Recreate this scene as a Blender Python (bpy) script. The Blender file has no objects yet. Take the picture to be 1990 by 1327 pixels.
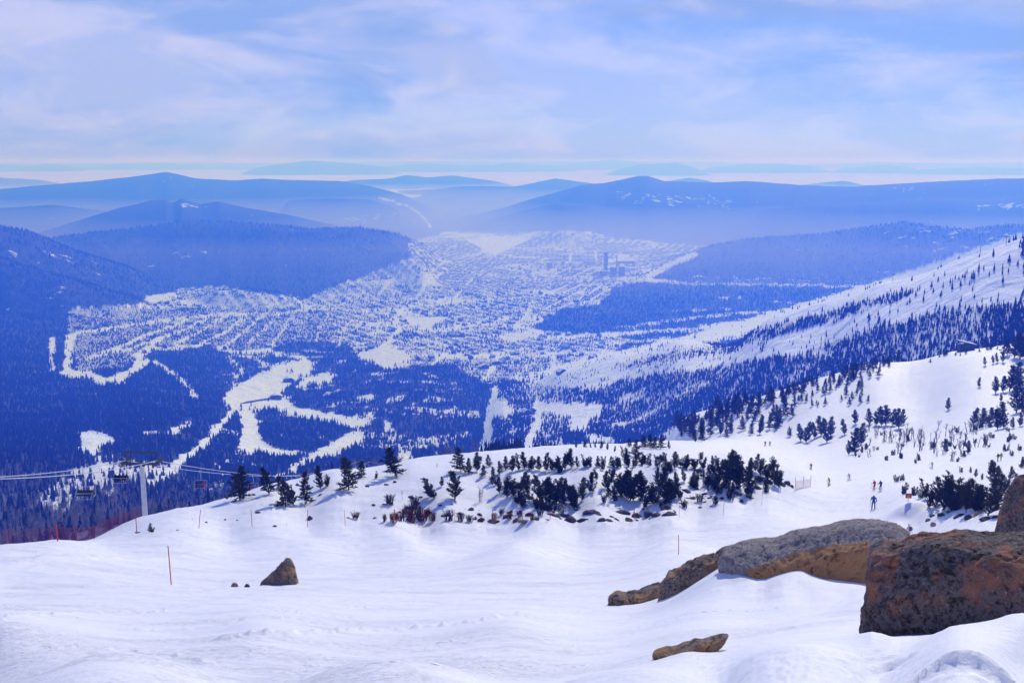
import bpy, bmesh, math, random
import numpy as np
from mathutils import Vector, Matrix, Euler

random.seed(7)
RNG = np.random.default_rng(7)
S = bpy.context.scene
COL = S.collection

# ------------------------------------------------------------------ camera
W0, H0, F = 1990.0, 1327.0, 1953.0          # photograph size and focal length in its pixels
PITCH = math.radians(10.12)                  # camera looks slightly downhill
cam_data = bpy.data.cameras.new('camera')
cam = bpy.data.objects.new('camera', cam_data)
COL.objects.link(cam)
cam.location = (0, 0, 0)
cam.rotation_euler = (math.radians(90) - PITCH, 0, 0)
cam_data.sensor_width = 36.0
cam_data.lens = 36.0 * F / W0
cam_data.clip_start = 0.1
cam_data.clip_end = 200000.0
S.camera = cam

# ------------------------------------------------------------------ sky
SUN_AZ = math.radians(22)      # to the right of the view direction
SUN_EL = math.radians(32)
world = bpy.data.worlds.new('World')
S.world = world
world.use_nodes = True
wn, wl = world.node_tree.nodes, world.node_tree.links
wn.clear()
w_out = wn.new('ShaderNodeOutputWorld')
w_bg = wn.new('ShaderNodeBackground')
w_bg.inputs['Strength'].default_value = 0.10
sky = wn.new('ShaderNodeTexSky')
sky.sky_type = 'NISHITA'
sky.sun_disc = False
sky.sun_elevation = SUN_EL
sky.sun_rotation = SUN_AZ
sky.altitude = 1200
sky.air_density = 1.0
sky.dust_density = 0.3
sky.ozone_density = 5.0
tint = wn.new('ShaderNodeMix'); tint.data_type = 'RGBA'; tint.blend_type = 'MULTIPLY'
tint.inputs['Factor'].default_value = 1.0
tint.inputs['B'].default_value = (0.50, 0.74, 1.6, 1)
wl.new(sky.outputs['Color'], tint.inputs['A'])
tc = wn.new('ShaderNodeTexCoord')
def w_noise(scale, loc, vec, detail, rough, dist=0.0):
    m = wn.new('ShaderNodeMapping'); m.inputs['Scale'].default_value = vec; m.inputs['Location'].default_value = loc
    wl.new(tc.outputs['Generated'], m.inputs['Vector'])
    n = wn.new('ShaderNodeTexNoise'); n.inputs['Scale'].default_value = scale; n.inputs['Detail'].default_value = detail
    n.inputs['Roughness'].default_value = rough; n.inputs['Distortion'].default_value = dist
    wl.new(m.outputs['Vector'], n.inputs['Vector']); return n.outputs['Fac']
def w_range(sock, a, b, lo=0.0, hi=1.0):
    r = wn.new('ShaderNodeMapRange'); r.interpolation_type = 'SMOOTHSTEP'
    for k, v in (('From Min', a), ('From Max', b), ('To Min', lo), ('To Max', hi)): r.inputs[k].default_value = v
    wl.new(sock, r.inputs['Value']); return r.outputs['Result']
# two decks of soft broken cloud: a wide pale sheet, and bluish-grey undersides drifting in front of it
sheet = w_noise(1.25, (4.35, 2.1, 0.3), (2.2, 2.2, 9.0), 10, .52, .5)
belly = w_noise(1.0, (12.3, 13.4, 4.21), (2.7, 2.7, 10.0), 10, .56, .35)
puffs = w_noise(3.2, (0.4, 3.3, 1.7), (2.4, 2.4, 7.0), 9, .58, .6)
def w_math(op, x, y):
    m = wn.new('ShaderNodeMath'); m.operation = op
    for i, q in enumerate((x, y)):
        if isinstance(q, float): m.inputs[i].default_value = q
        else: wl.new(q, m.inputs[i])
    return m.outputs[0]
cover = w_range(sheet, 0.40, 0.54, 0.82, 1.0)
sx = wn.new('ShaderNodeSeparateXYZ'); wl.new(tc.outputs['Generated'], sx.inputs[0])
thin = w_range(sx.outputs['Z'], 0.16, 0.55, 1.0, 0.12)      # broken cloud thins out overhead
fac = w_math('MULTIPLY', cover, thin)
def w_mix(f, A, B):
    m = wn.new('ShaderNodeMix'); m.data_type = 'RGBA'; wl.new(f, m.inputs['Factor'])
    for k, q in (('A', A), ('B', B)):
        if isinstance(q, tuple): m.inputs[k].default_value = (*q, 1)
        else: wl.new(q, m.inputs[k])
    return m.outputs['Result']
shade = w_mix(w_range(puffs, .42, .60), (4.3, 5.25, 9.0), (5.6, 6.05, 9.2))
shade = w_mix(w_range(belly, .49, .62), shade, (2.75, 4.25, 8.7))
mixs = wn.new('ShaderNodeMix'); mixs.data_type = 'RGBA'
wl.new(fac, mixs.inputs['Factor']); wl.new(tint.outputs['Result'], mixs.inputs['A']); wl.new(shade, mixs.inputs['B'])
wl.new(mixs.outputs['Result'], w_bg.inputs['Color'])
wl.new(w_bg.outputs['Background'], w_out.inputs['Surface'])

# ------------------------------------------------------------------ sun
sun_data = bpy.data.lights.new('sun', 'SUN')
sun_data.energy = 2.9
sun_data.angle = math.radians(0.53)
sun_data.color = (1.0, 0.93, 0.80)
sun = bpy.data.objects.new('sun', sun_data)
COL.objects.link(sun)
sdir = Vector((math.sin(SUN_AZ) * math.cos(SUN_EL), math.cos(SUN_AZ) * math.cos(SUN_EL), math.sin(SUN_EL)))
sun.rotation_euler = sdir.to_track_quat('Z', 'Y').to_euler()
sun.location = (0, 0, 300)

# ------------------------------------------------------------------ exposure
S.view_settings.view_transform = 'Standard'
S.view_settings.look = 'None'
S.view_settings.exposure = 0.0
S.view_settings.gamma = 1.0
S.view_settings.use_curve_mapping = False
S.cycles.use_denoising = True
S.cycles.max_bounces = 5
S.cycles.diffuse_bounces = 2
S.cycles.volume_bounces = 3
S.cycles.transparent_max_bounces = 8
S.cycles.use_fast_gi = False
S.cycles.use_adaptive_sampling = True
S.cycles.adaptive_threshold = 0.03
S.cycles.adaptive_min_samples = 12

# ------------------------------------------------------------------ pixel <-> world
CP, SP = math.cos(PITCH), math.sin(PITCH)
def ray(u, v):
    xc = (np.asarray(u, float) - W0 / 2) / F
    yc = -(np.asarray(v, float) - H0 / 2) / F
    return xc, CP + yc * SP, -SP + yc * CP
def az_tan(u, v):
    dx, dy, dz = ray(u, v)
    return np.arctan2(dx, dy), dz / np.hypot(dx, dy)
def project(x, y, z):
    f = y * CP - z * SP
    f = np.where(f > 0.01, f, 0.01)
    up = y * SP + z * CP
    return W0 / 2 + F * x / f, H0 / 2 - F * up / f
def world_pt(u, v, r):
    a, t = az_tan(u, v)
    return np.array([math.sin(a) * r, math.cos(a) * r, t * r])

# ------------------------------------------------------------------ numpy noise
_P = RNG.permutation(256); _P = np.concatenate([_P, _P])
_G = np.stack([np.cos(np.arange(256) * 2 * np.pi / 256 * 37), np.sin(np.arange(256) * 2 * np.pi / 256 * 37)], 1)
def perlin(x, y):
    xi = np.floor(x).astype(int); yi = np.floor(y).astype(int)
    xf = x - xi; yf = y - yi
    xi &= 255; yi &= 255
    u = xf * xf * xf * (xf * (xf * 6 - 15) + 10); v = yf * yf * yf * (yf * (yf * 6 - 15) + 10)
    def g(ix, iy, fx, fy):
        h = _P[_P[ix & 255] + (iy & 255)]
        gg = _G[h]
        return gg[..., 0] * fx + gg[..., 1] * fy
    a = g(xi, yi, xf, yf); b = g(xi + 1, yi, xf - 1, yf)
    c = g(xi, yi + 1, xf, yf - 1); d = g(xi + 1, yi + 1, xf - 1, yf - 1)
    return (a + u * (b - a)) * (1 - v) + (c + u * (d - c)) * v
def fbm(x, y, o=4, gain=0.5, ridged=False):
    s = 0; a = 1.0
    for i in range(o):
        n = perlin(x * 2 ** i + 17.3 * i, y * 2 ** i + 5.1 * i)
        if ridged: n = 0.5 - np.abs(n) * 1.6
        s = s + a * n; a *= gain
    return s

class TPS:
    def __init__(self, pts, lam=1e-3, ks=(10.0, 1.0)):
        pts = np.array(pts, float)
        a, t = az_tan(pts[:, 0], pts[:, 1]); r = pts[:, 2]
        self.ks = ks
        P = np.stack([np.degrees(a) / ks[0], np.log(r) * ks[1]], 1)
        z = t * r
        n = len(P)
        K = self.k(np.linalg.norm(P[:, None] - P[None], axis=2)) + lam * np.eye(n)
        Q = np.concatenate([np.ones((n, 1)), P], 1)
        A = np.zeros((n + 3, n + 3)); A[:n, :n] = K; A[:n, n:] = Q; A[n:, :n] = Q.T
        b = np.zeros(n + 3); b[:n] = z
        sol = np.linalg.solve(A, b)
        self.P, self.w, self.c = P, sol[:n], sol[n:]
    @staticmethod
    def k(d):
        return np.where(d > 1e-9, d * d * np.log(np.maximum(d, 1e-9)), 0.0)
    def __call__(self, az, r):
        az = np.asarray(az); r = np.asarray(r)
        x = (np.degrees(az) / self.ks[0]).ravel(); y = (np.log(r) * self.ks[1]).ravel()
        out = np.empty(x.size)
        for i in range(0, x.size, 40000):
            q = np.stack([x[i:i + 40000], y[i:i + 40000]], 1)
            d2 = (q[:, :1] - self.P[None, :, 0]) ** 2 + (q[:, 1:] - self.P[None, :, 1]) ** 2
            k = 0.5 * d2 * np.log(np.maximum(d2, 1e-18))
            out[i:i + 40000] = k @ self.w + self.c[0] + q @ self.c[1:]
        return out.reshape(az.shape)
# ------------------------------------------------------------------ materials
MATS = {}
def mat(name, color, rough=0.8, spec=0.2, noise=None, bump=None, metallic=0.0, sss=0.0):
    """procedural material: base colour, optional (colour2, scale, lo, hi) noise mix, optional (scale, strength, dist) bump"""
    if name in MATS: return MATS[name]
    m = bpy.data.materials.new(name); m.use_nodes = True
    nt = m.node_tree; b = nt.nodes['Principled BSDF']
    b.inputs['Base Color'].default_value = (*color, 1)
    b.inputs['Roughness'].default_value = rough
    b.inputs['Specular IOR Level'].default_value = spec
    b.inputs['Metallic'].default_value = metallic
    tcn = nt.nodes.new('ShaderNodeTexCoord')
    if noise:
        c2, sc, lo, hi = noise
        n = nt.nodes.new('ShaderNodeTexNoise'); n.inputs['Scale'].default_value = sc; n.inputs['Detail'].default_value = 8
        nt.links.new(tcn.outputs['Object'], n.inputs['Vector'])
        r = nt.nodes.new('ShaderNodeValToRGB')
        r.color_ramp.elements[0].position = lo; r.color_ramp.elements[0].color = (*color, 1)
        r.color_ramp.elements[1].position = hi; r.color_ramp.elements[1].color = (*c2, 1)
        nt.links.new(n.outputs['Fac'], r.inputs['Fac']); nt.links.new(r.outputs['Color'], b.inputs['Base Color'])
    if bump:
        sc, st, di = bump
        n = nt.nodes.new('ShaderNodeTexNoise'); n.inputs['Scale'].default_value = sc; n.inputs['Detail'].default_value = 10
        nt.links.new(tcn.outputs['Object'], n.inputs['Vector'])
        bp = nt.nodes.new('ShaderNodeBump'); bp.inputs['Strength'].default_value = st; bp.inputs['Distance'].default_value = di
        nt.links.new(n.outputs['Fac'], bp.inputs['Height']); nt.links.new(bp.outputs['Normal'], b.inputs['Normal'])
    MATS[name] = m
    return m

def add(name, mesh, parent=None, label=None, cat=None, group=None, kind=None, loc=None):
    o = bpy.data.objects.new(name, mesh)
    COL.objects.link(o)
    if parent is not None: o.parent = parent
    if label: o['label'] = label
    if cat: o['category'] = cat
    if group: o['group'] = group
    if kind: o['kind'] = kind
    if loc is not None: o.location = loc
    return o

def mesh_np(name, V, Fq, mats, smooth=True, midx=None):
    me = bpy.data.meshes.new(name)
    V = np.asarray(V, np.float32); Fq = np.asarray(Fq, np.int32)
    me.vertices.add(len(V)); me.vertices.foreach_set('co', V.ravel())
    k = Fq.shape[1]
    me.loops.add(Fq.size); me.loops.foreach_set('vertex_index', Fq.ravel())
    me.polygons.add(len(Fq)); me.polygons.foreach_set('loop_start', np.arange(0, Fq.size, k, dtype=np.int32))
    for m in mats: me.materials.append(m)
    if midx is not None: me.polygons.foreach_set('material_index', np.asarray(midx, np.int32))
    me.update(calc_edges=True)
    if smooth: me.polygons.foreach_set('use_smooth', np.ones(len(Fq), bool))
    return me

def grid_mesh(name, X, Y, Z, mats):
    nr, na = X.shape
    idx = np.arange(nr * na).reshape(nr, na)
    q = np.stack([idx[:-1, :-1], idx[:-1, 1:], idx[1:, 1:], idx[1:, :-1]], -1).reshape(-1, 4)
    return mesh_np(name, np.stack([X, Y, Z], -1).reshape(-1, 3), q, mats)

def pt_attr(me, name, arr):
    a = me.attributes.new(name, 'FLOAT', 'POINT')
    a.data.foreach_set('value', np.asarray(arr, np.float32).ravel())

# ------------------------------------------------------------------ near snow slope
# survey points: photo pixel and ground range in metres
NEAR = [
 # bottom
 (-400,1327,10),(0,1327,10),(500,1327,9.6),(1000,1327,9),(1400,1327,8.7),(1700,1327,8.45),(1990,1327,8.2),(2400,1327,8),(1280,1300,9.2),(1450,1276,9.35),(1600,1246,9.5),(1700,1228,9.6),(1850,1214,9.5),(1990,1192,9.4),(2300,1150,9.4),
 (0,1220,17),(500,1220,17),(1000,1215,17),(1340,1262,11.6),(1500,1240,12),(1600,1215,14),(1700,1240,11.5),(1850,1230,11.5),(1990,1215,11.5),(1700,1190,16),(1990,1180,16),(2300,1130,16),
 (1180,1176,27),(1300,1158,26.5),(1390,1120,23),(1440,1112,22.3),(1510,1122,21.6),(1560,1112,21.6),(1640,1140,21.2),(1750,1150,21),(1480,1150,20.9),(1560,1150,20.9),(1640,1157,20.5),(1560,1171,19.4),(1660,1166,19.2),(1470,1177,19.2),(1430,1140,21.4),(1560,1200,16.6),(1990,1130,26),(2300,1060,26),
 (-400,1150,34),(0,1136,38),(333,1136,41),(600,1135,42),(1000,1125,43),(1250,1100,46),(1450,1095,50),(1700,1100,50),(1990,1060,48),(2300,980,48),
 # left skyline and beyond
 (-400,1110,60),(-150,1076,66),(0,1062,72),(120,1050,84),(260,1008,107),(350,988,112),(440,970,117),(530,946,120),(640,922,123),(800,909,125),
 (200,1062,80),(400,1056,84),(600,1054,86),(800,1054,87),(1000,1052,88),(260,1030,97),(440,1020,101),(600,1016,104),(820,1018,106),(440,1036,97),(600,1034,99.5),(820,1034,102.5),(1000,1034,102.5),(1200,1032,103),(960,1017,106.5),
 (-400,1180,110),(0,1140,115),(0,1230,250),(260,1065,165),(260,1130,300),(440,1040,190),(440,1100,350),(640,1000,220),(640,1070,420),(800,985,240),(800,1060,500),
 (0,1260,900),(260,1200,900),(-400,1250,300),(-400,1260,900),(440,1160,900),(640,1110,900),(800,1080,900),(1000,1050,900),
 # knoll
 (700,1000,106.5),(900,1005,107),(1130,1012,107.5),(1250,1012,108),(1350,1003,110.5),(1450,975,118),(1535,945,132),
 (560,985,109.5),(700,965,112),(850,960,113.5),(1000,965,113),(1150,968,113),(1300,955,116.5),(1420,930,125),
 (900,912,126),(1000,905,128),(1150,905,128.5),(1300,905,129.5),(1420,900,135),(1500,915,134),
 (1000,884,140),(1100,874,149),(1250,880,152),(1400,880,170),
 (950,888,136),(950,935,260),(1000,930,300),(1000,1000,520),
 (1100,868,160),(1200,864,220),(1300,862,290),(1400,852,370),(1500,846,420),
 (1100,910,330),(1200,905,420),(1300,890,520),(1200,960,750),
 # piste
 (1000,1060,70),(1300,1050,72),(1550,1040,78),(1550,990,119),(1697,990,121),(1765,1050,100),(1700,955,140),(1611,943,152),(1700,920,185),(1600,912,240),
 (1500,865,420),(1575,880,350),(1700,880,300),
 (1740,1010,106),(1780,985,112),(1860,1008,100),(1990,1000,92),(1900,965,110),(1990,930,120),(2300,860,120),
 (1850,925,160),(1990,880,190),(1800,890,240),(1990,830,290),(1700,850,380),(1900,800,390),(1800,790,460),(2300,700,330),
 # right slope and its skyline
 (1600,820,460),(1500,820,490),(1400,835,500),(1650,780,500),(1990,745,460),(1750,735,540),
 (2300,575,560),(1990,664,590),(1850,684,590),(1700,706,590),(1600,735,580),(1500,765,575),(1400,795,570),(1320,822,560),
 (2300,640,900),(1990,725,900),(1850,745,900),(1700,770,900),(1600,800,900),(1500,830,900),(1400,860,900),(1320,880,880),
]
tps_near = TPS(NEAR, lam=2e-3)
N_AZ = np.radians(np.linspace(-44, 44, 720))
N_R = np.concatenate([np.exp(np.linspace(math.log(1.5), math.log(5), 40, endpoint=False)),
                      np.exp(np.linspace(math.log(5), math.log(60), 330, endpoint=False)),
                      np.exp(np.linspace(math.log(60), math.log(950), 330))])
A_, R_ = np.meshgrid(N_AZ, N_R)
NX, NY = np.sin(A_) * R_, np.cos(A_) * R_
# TPS on a coarser grid, then bilinear
_ca = np.radians(np.linspace(-44, 44, 177)); _cr = np.exp(np.linspace(math.log(1.4), math.log(960), 260))
_r0 = np.interp(np.degrees(_ca), [-44, -27, 0, 12, 27, 44], [11.5, 10.6, 9.6, 8.8, 8.3, 8.3])[None]
_ma, _mr = np.meshgrid(_ca, _cr); _Z = tps_near(_ma, np.maximum(_mr, _r0))
_q = np.minimum(_mr / _r0, 1.0); _Z = -1.75 + (_Z + 1.75) * _q
def bilin(Z, ca, lr, az, r):
    i = np.clip((az - ca[0]) / (ca[1] - ca[0]), 0, len(ca) - 1.001); j = np.clip((np.log(r) - lr[0]) / (lr[1] - lr[0]), 0, len(lr) - 1.001)
    i0 = i.astype(int); j0 = j.astype(int); fi = i - i0; fj = j - j0
    return (Z[j0, i0] * (1 - fi) + Z[j0, i0 + 1] * fi) * (1 - fj) + (Z[j0 + 1, i0] * (1 - fi) + Z[j0 + 1, i0 + 1] * fi) * fj
NZ = bilin(_Z, _ca, np.log(_cr), A_, R_)
def near_detail(x, y, r):
    z = 0.0
    far = np.clip(r / 60, 0.15, 3)
    z = z + 0.13 * far * fbm(x / 22, y / 16, 3)
    z = z + 0.05 * np.clip(r / 30, .5, 2.5) * fbm(x / 4.5 + 0.2 * y, y / 1.7, 3)
    z = z + 0.022 * np.clip(r / 14, .6, 3) * fbm(x / 1.6, y / 0.8, 4, 0.6)
    return z
NZ = NZ + near_detail(NX, NY, R_)

def near_ground(u, v, rmin=2.0, rmax=940):
    """first hit of the photo ray with the near slope"""
    a, t = az_tan(u, v)
    col = (a - N_AZ[0]) / (N_AZ[1] - N_AZ[0]); i0 = int(np.clip(col, 0, len(N_AZ) - 2)); f = col - i0
    z = NZ[:, i0] * (1 - f) + NZ[:, i0 + 1] * f
    d = z - t * N_R
    ok = np.where((d[:-1] < 0) & (d[1:] >= 0) & (N_R[:-1] >= rmin) & (N_R[1:] <= rmax))[0]
    ok2 = np.where((d >= 0) & (N_R >= rmin))[0]
    j = ok[0] if len(ok) else (max(ok2[0] - 1, 0) if len(ok2) else len(N_R) - 2)
    w = -d[j] / (d[j + 1] - d[j]) if d[j + 1] != d[j] else 0
    w = min(max(w, 0), 1)
    r = N_R[j] + w * (N_R[j + 1] - N_R[j])
    return np.array([math.sin(a) * r, math.cos(a) * r, z[j] + w * (z[j + 1] - z[j])]), r
def near_z(x, y):
    a = math.atan2(x, y); r = math.hypot(x, y)
    col = (a - N_AZ[0]) / (N_AZ[1] - N_AZ[0]); i0 = int(np.clip(col, 0, len(N_AZ) - 2)); f = min(max(col - i0, 0), 1)
    j = int(np.clip(np.searchsorted(N_R, r) - 1, 0, len(N_R) - 2)); w = (r - N_R[j]) / (N_R[j + 1] - N_R[j]); w = min(max(w, 0), 1)
    return float((NZ[j, i0] * (1 - f) + NZ[j, i0 + 1] * f) * (1 - w) + (NZ[j + 1, i0] * (1 - f) + NZ[j + 1, i0 + 1] * f) * w)

# ------------------------------------------------------------------ valley, spur and hills
VAL = [
 (-400,1150,420),(0,1085,420),(100,1040,520),(100,1000,700),(200,930,1000),(300,880,1350),(0,900,1200),(-400,850,1500),(0,750,2500),(-400,700,2700),(0,640,3700),(150,600,4200),(150,680,3300),(300,650,3800),(300,800,1900),
 (480,850,1800),(490,780,2400),(600,690,3400),(450,610,4500),(600,600,4800),(700,850,1900),(700,930,1200),(400,1000,700),(500,960,1000),(800,760,2600),(750,680,3500),(900,700,3300),(900,620,4500),(900,560,5600),(900,500,7300),(900,470,8400),
 (1200,520,6700),(1200,600,4800),(1400,580,5100),(1700,556,5500),(1300,640,4100),(1000,740,2900),(950,850,1900),(950,930,1200),(1100,850,1700),(1200,830,1700),(1150,780,2200),(1150,700,3200),(1300,880,1200),(1500,900,1000),(1500,760,2200),(1500,640,4000),
 (1990,900,900),(1990,700,2900),(1990,560,5300),(2400,900,900),(2400,600,4500),(400,500,7200),(0,500,7200),(1500,500,7300),(1990,500,7300),
]
for _u in range(-600, 2700, 300): VAL.append((_u, 430, 12000))
SPUR = [
 (2500,330,1100),(2300,380,1150),(1990,462,1250),(1850,508,1350),(1700,556,1500),(1600,588,1600),(1500,615,1750),(1330,660,2050),(1200,690,2300),(1080,720,2600),(980,748,2850),
 (1990,560,1050),(1990,650,850),(1990,740,700),(2300,600,850),(2500,700,650),(1800,600,1150),(1800,700,950),(1800,770,850),(1600,660,1400),(1600,740,1150),(1600,810,1000),(1400,700,1750),(1400,760,1400),(1400,830,1200),(1200,740,1950),(1250,800,1550),(1200,850,1300),(1050,770,2350),(1000,800,2000),
 (2300,480,1550),(1990,560,1700),(1700,640,2000),(1500,690,2300),(1330,720,2700),(1200,745,3000),(1080,770,3300),(980,800,3500),(2300,640,2200),(1990,700,2300),(1700,760,2700),(1500,800,3100),(1300,840,3600),
 (800,900,2200),(600,1000,1500),(700,900,3500),(850,900,1500),(300,1000,2000),(300,900,4000),
]
tps_val = TPS(VAL, lam=5e-3); tps_spur = TPS(SPUR, lam=2e-3)
V_AZ = np.radians(np.linspace(-40, 40, 1060))
V_R = np.concatenate([np.exp(np.linspace(math.log(380), math.log(9500), 430, endpoint=False)), np.exp(np.linspace(math.log(9500), math.log(30000), 90))])
VA, VR = np.meshgrid(V_AZ, V_R)
VX, VY = np.sin(VA) * VR, np.cos(VA) * VR
_va = np.radians(np.linspace(-40, 40, 161)); _vr = np.exp(np.linspace(math.log(370), math.log(31000), 240))
_ga, _gr = np.meshgrid(_va, _vr)
_zv = tps_val(_ga, np.minimum(_gr, 12000)); _k = np.clip((_gr - 7500) / 4000, 0, 1); _zv = _zv * (1 - _k) - 690 * _k
_zs = tps_spur(_ga, np.clip(_gr, 500, 3600)); _zs = np.where(_gr > 3300, _zs - (_gr - 3300) * .6, _zs)
_zs = _zs - np.clip((math.radians(0.0) - _ga) / math.radians(3.0), 0, 3) ** 2 * 90        # the spur ends in the village
_zn = tps_near(_ga, np.clip(_gr, 2, 940)) - 12 - np.clip(_gr - 700, 0, None) * 0.6
_kn = np.clip((np.degrees(_ga) - 2) / 4, 0, 1) * np.clip((760 - _gr) / 120, 0, 1)
_zv = np.where(_kn > 0, _zv * (1 - _kn) + np.minimum(_zv, _zn) * _kn, _zv); _zs = np.where(_kn > 0, _zs * (1 - _kn) + np.minimum(_zs, _zn) * _kn, _zs)
ZV = bilin(_zv, _va, np.log(_vr), VA, VR); ZS = bilin(_zs, _va, np.log(_vr), VA, VR)
def smax(a, b, k):
    h = np.clip(0.5 + 0.5 * (a - b) / k, 0, 1)
    return b * (1 - h) + a * h + k * h * (1 - h)
VZ = smax(ZV, ZS, 25.0)
# keep the start of the valley sheet below the near skyline
_nn = np.max(np.where(N_R[:, None] < 900, NZ / N_R[:, None], -9), 0); HOR0 = np.interp(V_AZ, N_AZ, _nn)
_end = np.interp(np.degrees(V_AZ), [-40, -20, -13, -6, 0, 6, 40], [430, 430, 520, 700, 800, 800, 800])[None]
VZ = np.where(VR < _end, np.minimum(VZ, (HOR0[None] - .012) * VR), np.where(VR < _end * 1.25, np.minimum(VZ, (HOR0[None] - .012) * VR + np.clip(VR - _end, 0, None) * .35), VZ))
ONSPUR = ZS > ZV - 5
# hills: crest line in photo pixels, range, width of the flank in metres
HILLS = [
 ([(-500,380),(-200,410),(0,440),(60,452),(150,490),(250,522),(330,565)], 5300, 900, 0.10),
 ([(-500,470),(0,502),(60,520),(130,540),(270,583)], 4500, 500, 0.1),
 ([(60,470),(160,455),(300,440),(350,430),(440,432),(520,437),(600,445),(700,443),(770,455),(820,475),(860,505)], 6500, 1000, 0.10),
 ([(540,575),(580,550),(640,520),(700,500),(760,492),(820,505)], 5900, 420, 0.1),
 ([(380,580),(420,566),(480,562),(540,570),(580,580)], 5000, 300, 0.1),
 ([(80,452),(150,430),(230,405),(290,391),(320,388),(335,395),(352,387),(390,397),(425,391),(480,405),(560,418),(640,437),(700,455)], 8700, 1300, 0.10),
 ([(-300,410),(0,405),(100,398),(200,410),(300,425)], 11000, 1200, .1),
 ([(-500,372),(0,368),(60,362),(180,352),(270,342),(325,334),(380,347),(460,351),(510,347),(560,350),(660,352),(720,362),(780,378),(830,400)], 14500, 2200, 0.07),
 ([(560,390),(640,385),(720,388),(760,400)], 12000, 1000, .1),
 ([(560,372),(690,350),(760,347),(790,340),(830,345),(880,341),(960,352),(1010,364)], 22000, 2500, 0.06),
 ([(740,384),(780,371),(850,368),(900,362),(1000,363),(1040,355),(1080,347),(1140,355),(1200,366),(1300,380)], 18000, 2200, 0.06),
 ([(820,446),(880,430),(940,415),(985,403),(1030,388),(1130,360),(1180,355),(1240,342),(1260,343),(1290,352),(1380,355),(1450,352),(1560,360),(1650,363),(1780,355),(1880,350),(1990,346),(2300,350),(2500,360)], 11500, 1700, 0.09),
 ([(900,440),(960,425),(1030,406),(1085,393),(1130,398),(1200,412),(1300,430)], 10200, 1000, .1),
 ([(1400,420),(1500,405),(1600,398),(1700,392),(1800,385),(1900,390),(1990,380),(2300,380)], 10000, 1000, .1),
 ([(1300,352),(1340,345),(1380,352)], 22000, 1500, .05), ([(1550,360),(1640,351),(1680,360)], 22000, 1500, .05),
 ([(1040,462),(1085,450),(1120,445),(1160,456),(1190,468)], 8600, 330, .12),
 ([(840,480),(890,470),(930,472),(960,488)], 7900, 300, .12),
 ([(1270,520),(1300,508),(1390,478),(1450,466),(1600,455),(1700,440),(1760,433),(1830,443),(1880,447),(1960,438),(2060,442),(2300,430),(2500,440)], 6900, 950, 0.10),
]
for pts, rc, w, na in HILLS:
    p = np.array(pts, float)
    a, t = az_tan(p[:, 0], p[:, 1])
    da = math.radians(1.2)
    aa = np.concatenate([[a[0] - da], a, [a[-1] + da]])
    base = -690.0
    zc = np.concatenate([[base - 40], t * rc, [base - 40]])
    fine = np.linspace(-0.9, 0.9, 3601); zf = np.interp(fine, aa, zc, left=base - 60, right=base - 60)
    kk = np.hanning(11); zf = np.convolve(zf, kk / kk.sum(), 'same')
    j0, j1 = np.searchsorted(V_R, rc - 2.7 * w), np.searchsorted(V_R, rc + 2.7 * w)
    sl = slice(max(j0, 0), j1)
    va, vr, vx, vy = VA[sl], VR[sl], VX[sl], VY[sl]
    crest = np.interp(va, fine, zf)
    rr = rc * (1 + 0.02 * np.sin(va * 23 + rc)) + 0.10 * w * fbm(va * 30 + rc, va * 0 + 3.3, 2)
    crest = crest * (rr / rc) ** 1.0
    tt = np.abs(vr - rr) / w
    prof = np.exp(-tt ** 1.75)
    hz = base - 40 + (crest - base + 40) * prof
    amp = (hz - base).clip(0) * na
    hz = hz + amp * (1 - prof) * 2.2 * fbm(vx / (w * .55), vy / (w * .55), 4, .5, ridged=True) + amp * 0.10 * fbm(vx / (w * .12), vy / (w * .12), 2)
    VZ[sl] = smax(VZ[sl], hz, 14.0)
VZ = VZ + np.clip((VR - 400) / 800, 0, 1) * (4.0 * fbm(VX / 160, VY / 160, 3))
VZ = np.where(ONSPUR, VZ + 2.0 * fbm(VX / 40, VY / 40, 3), VZ)

def val_z(x, y):
    a = np.arctan2(x, y); r = np.hypot(x, y)
    i = np.clip((a - V_AZ[0]) / (V_AZ[1] - V_AZ[0]), 0, len(V_AZ) - 1.001); i0 = i.astype(int); f = i - i0
    j = np.clip(np.searchsorted(V_R, r) - 1, 0, len(V_R) - 2); w = np.clip((r - V_R[j]) / (V_R[j + 1] - V_R[j]), 0, 1)
    return (VZ[j, i0] * (1 - f) + VZ[j, i0 + 1] * f) * (1 - w) + (VZ[j + 1, i0] * (1 - f) + VZ[j + 1, i0 + 1] * f) * w
def val_ground(u, v):
    a, t = az_tan(u, v)
    i = (a - V_AZ[0]) / (V_AZ[1] - V_AZ[0]); i0 = int(np.clip(i, 0, len(V_AZ) - 2)); f = i - i0
    z = VZ[:, i0] * (1 - f) + VZ[:, i0 + 1] * f
    d = z - t * V_R
    ok = np.where(d >= 0)[0]
    j = max(ok[0] - 1, 0) if len(ok) else len(V_R) - 2
    w = min(max(-d[j] / (d[j + 1] - d[j] + 1e-9), 0), 1); r = V_R[j] + w * (V_R[j + 1] - V_R[j])
    return np.array([math.sin(a) * r, math.cos(a) * r, t * r]), r
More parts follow.
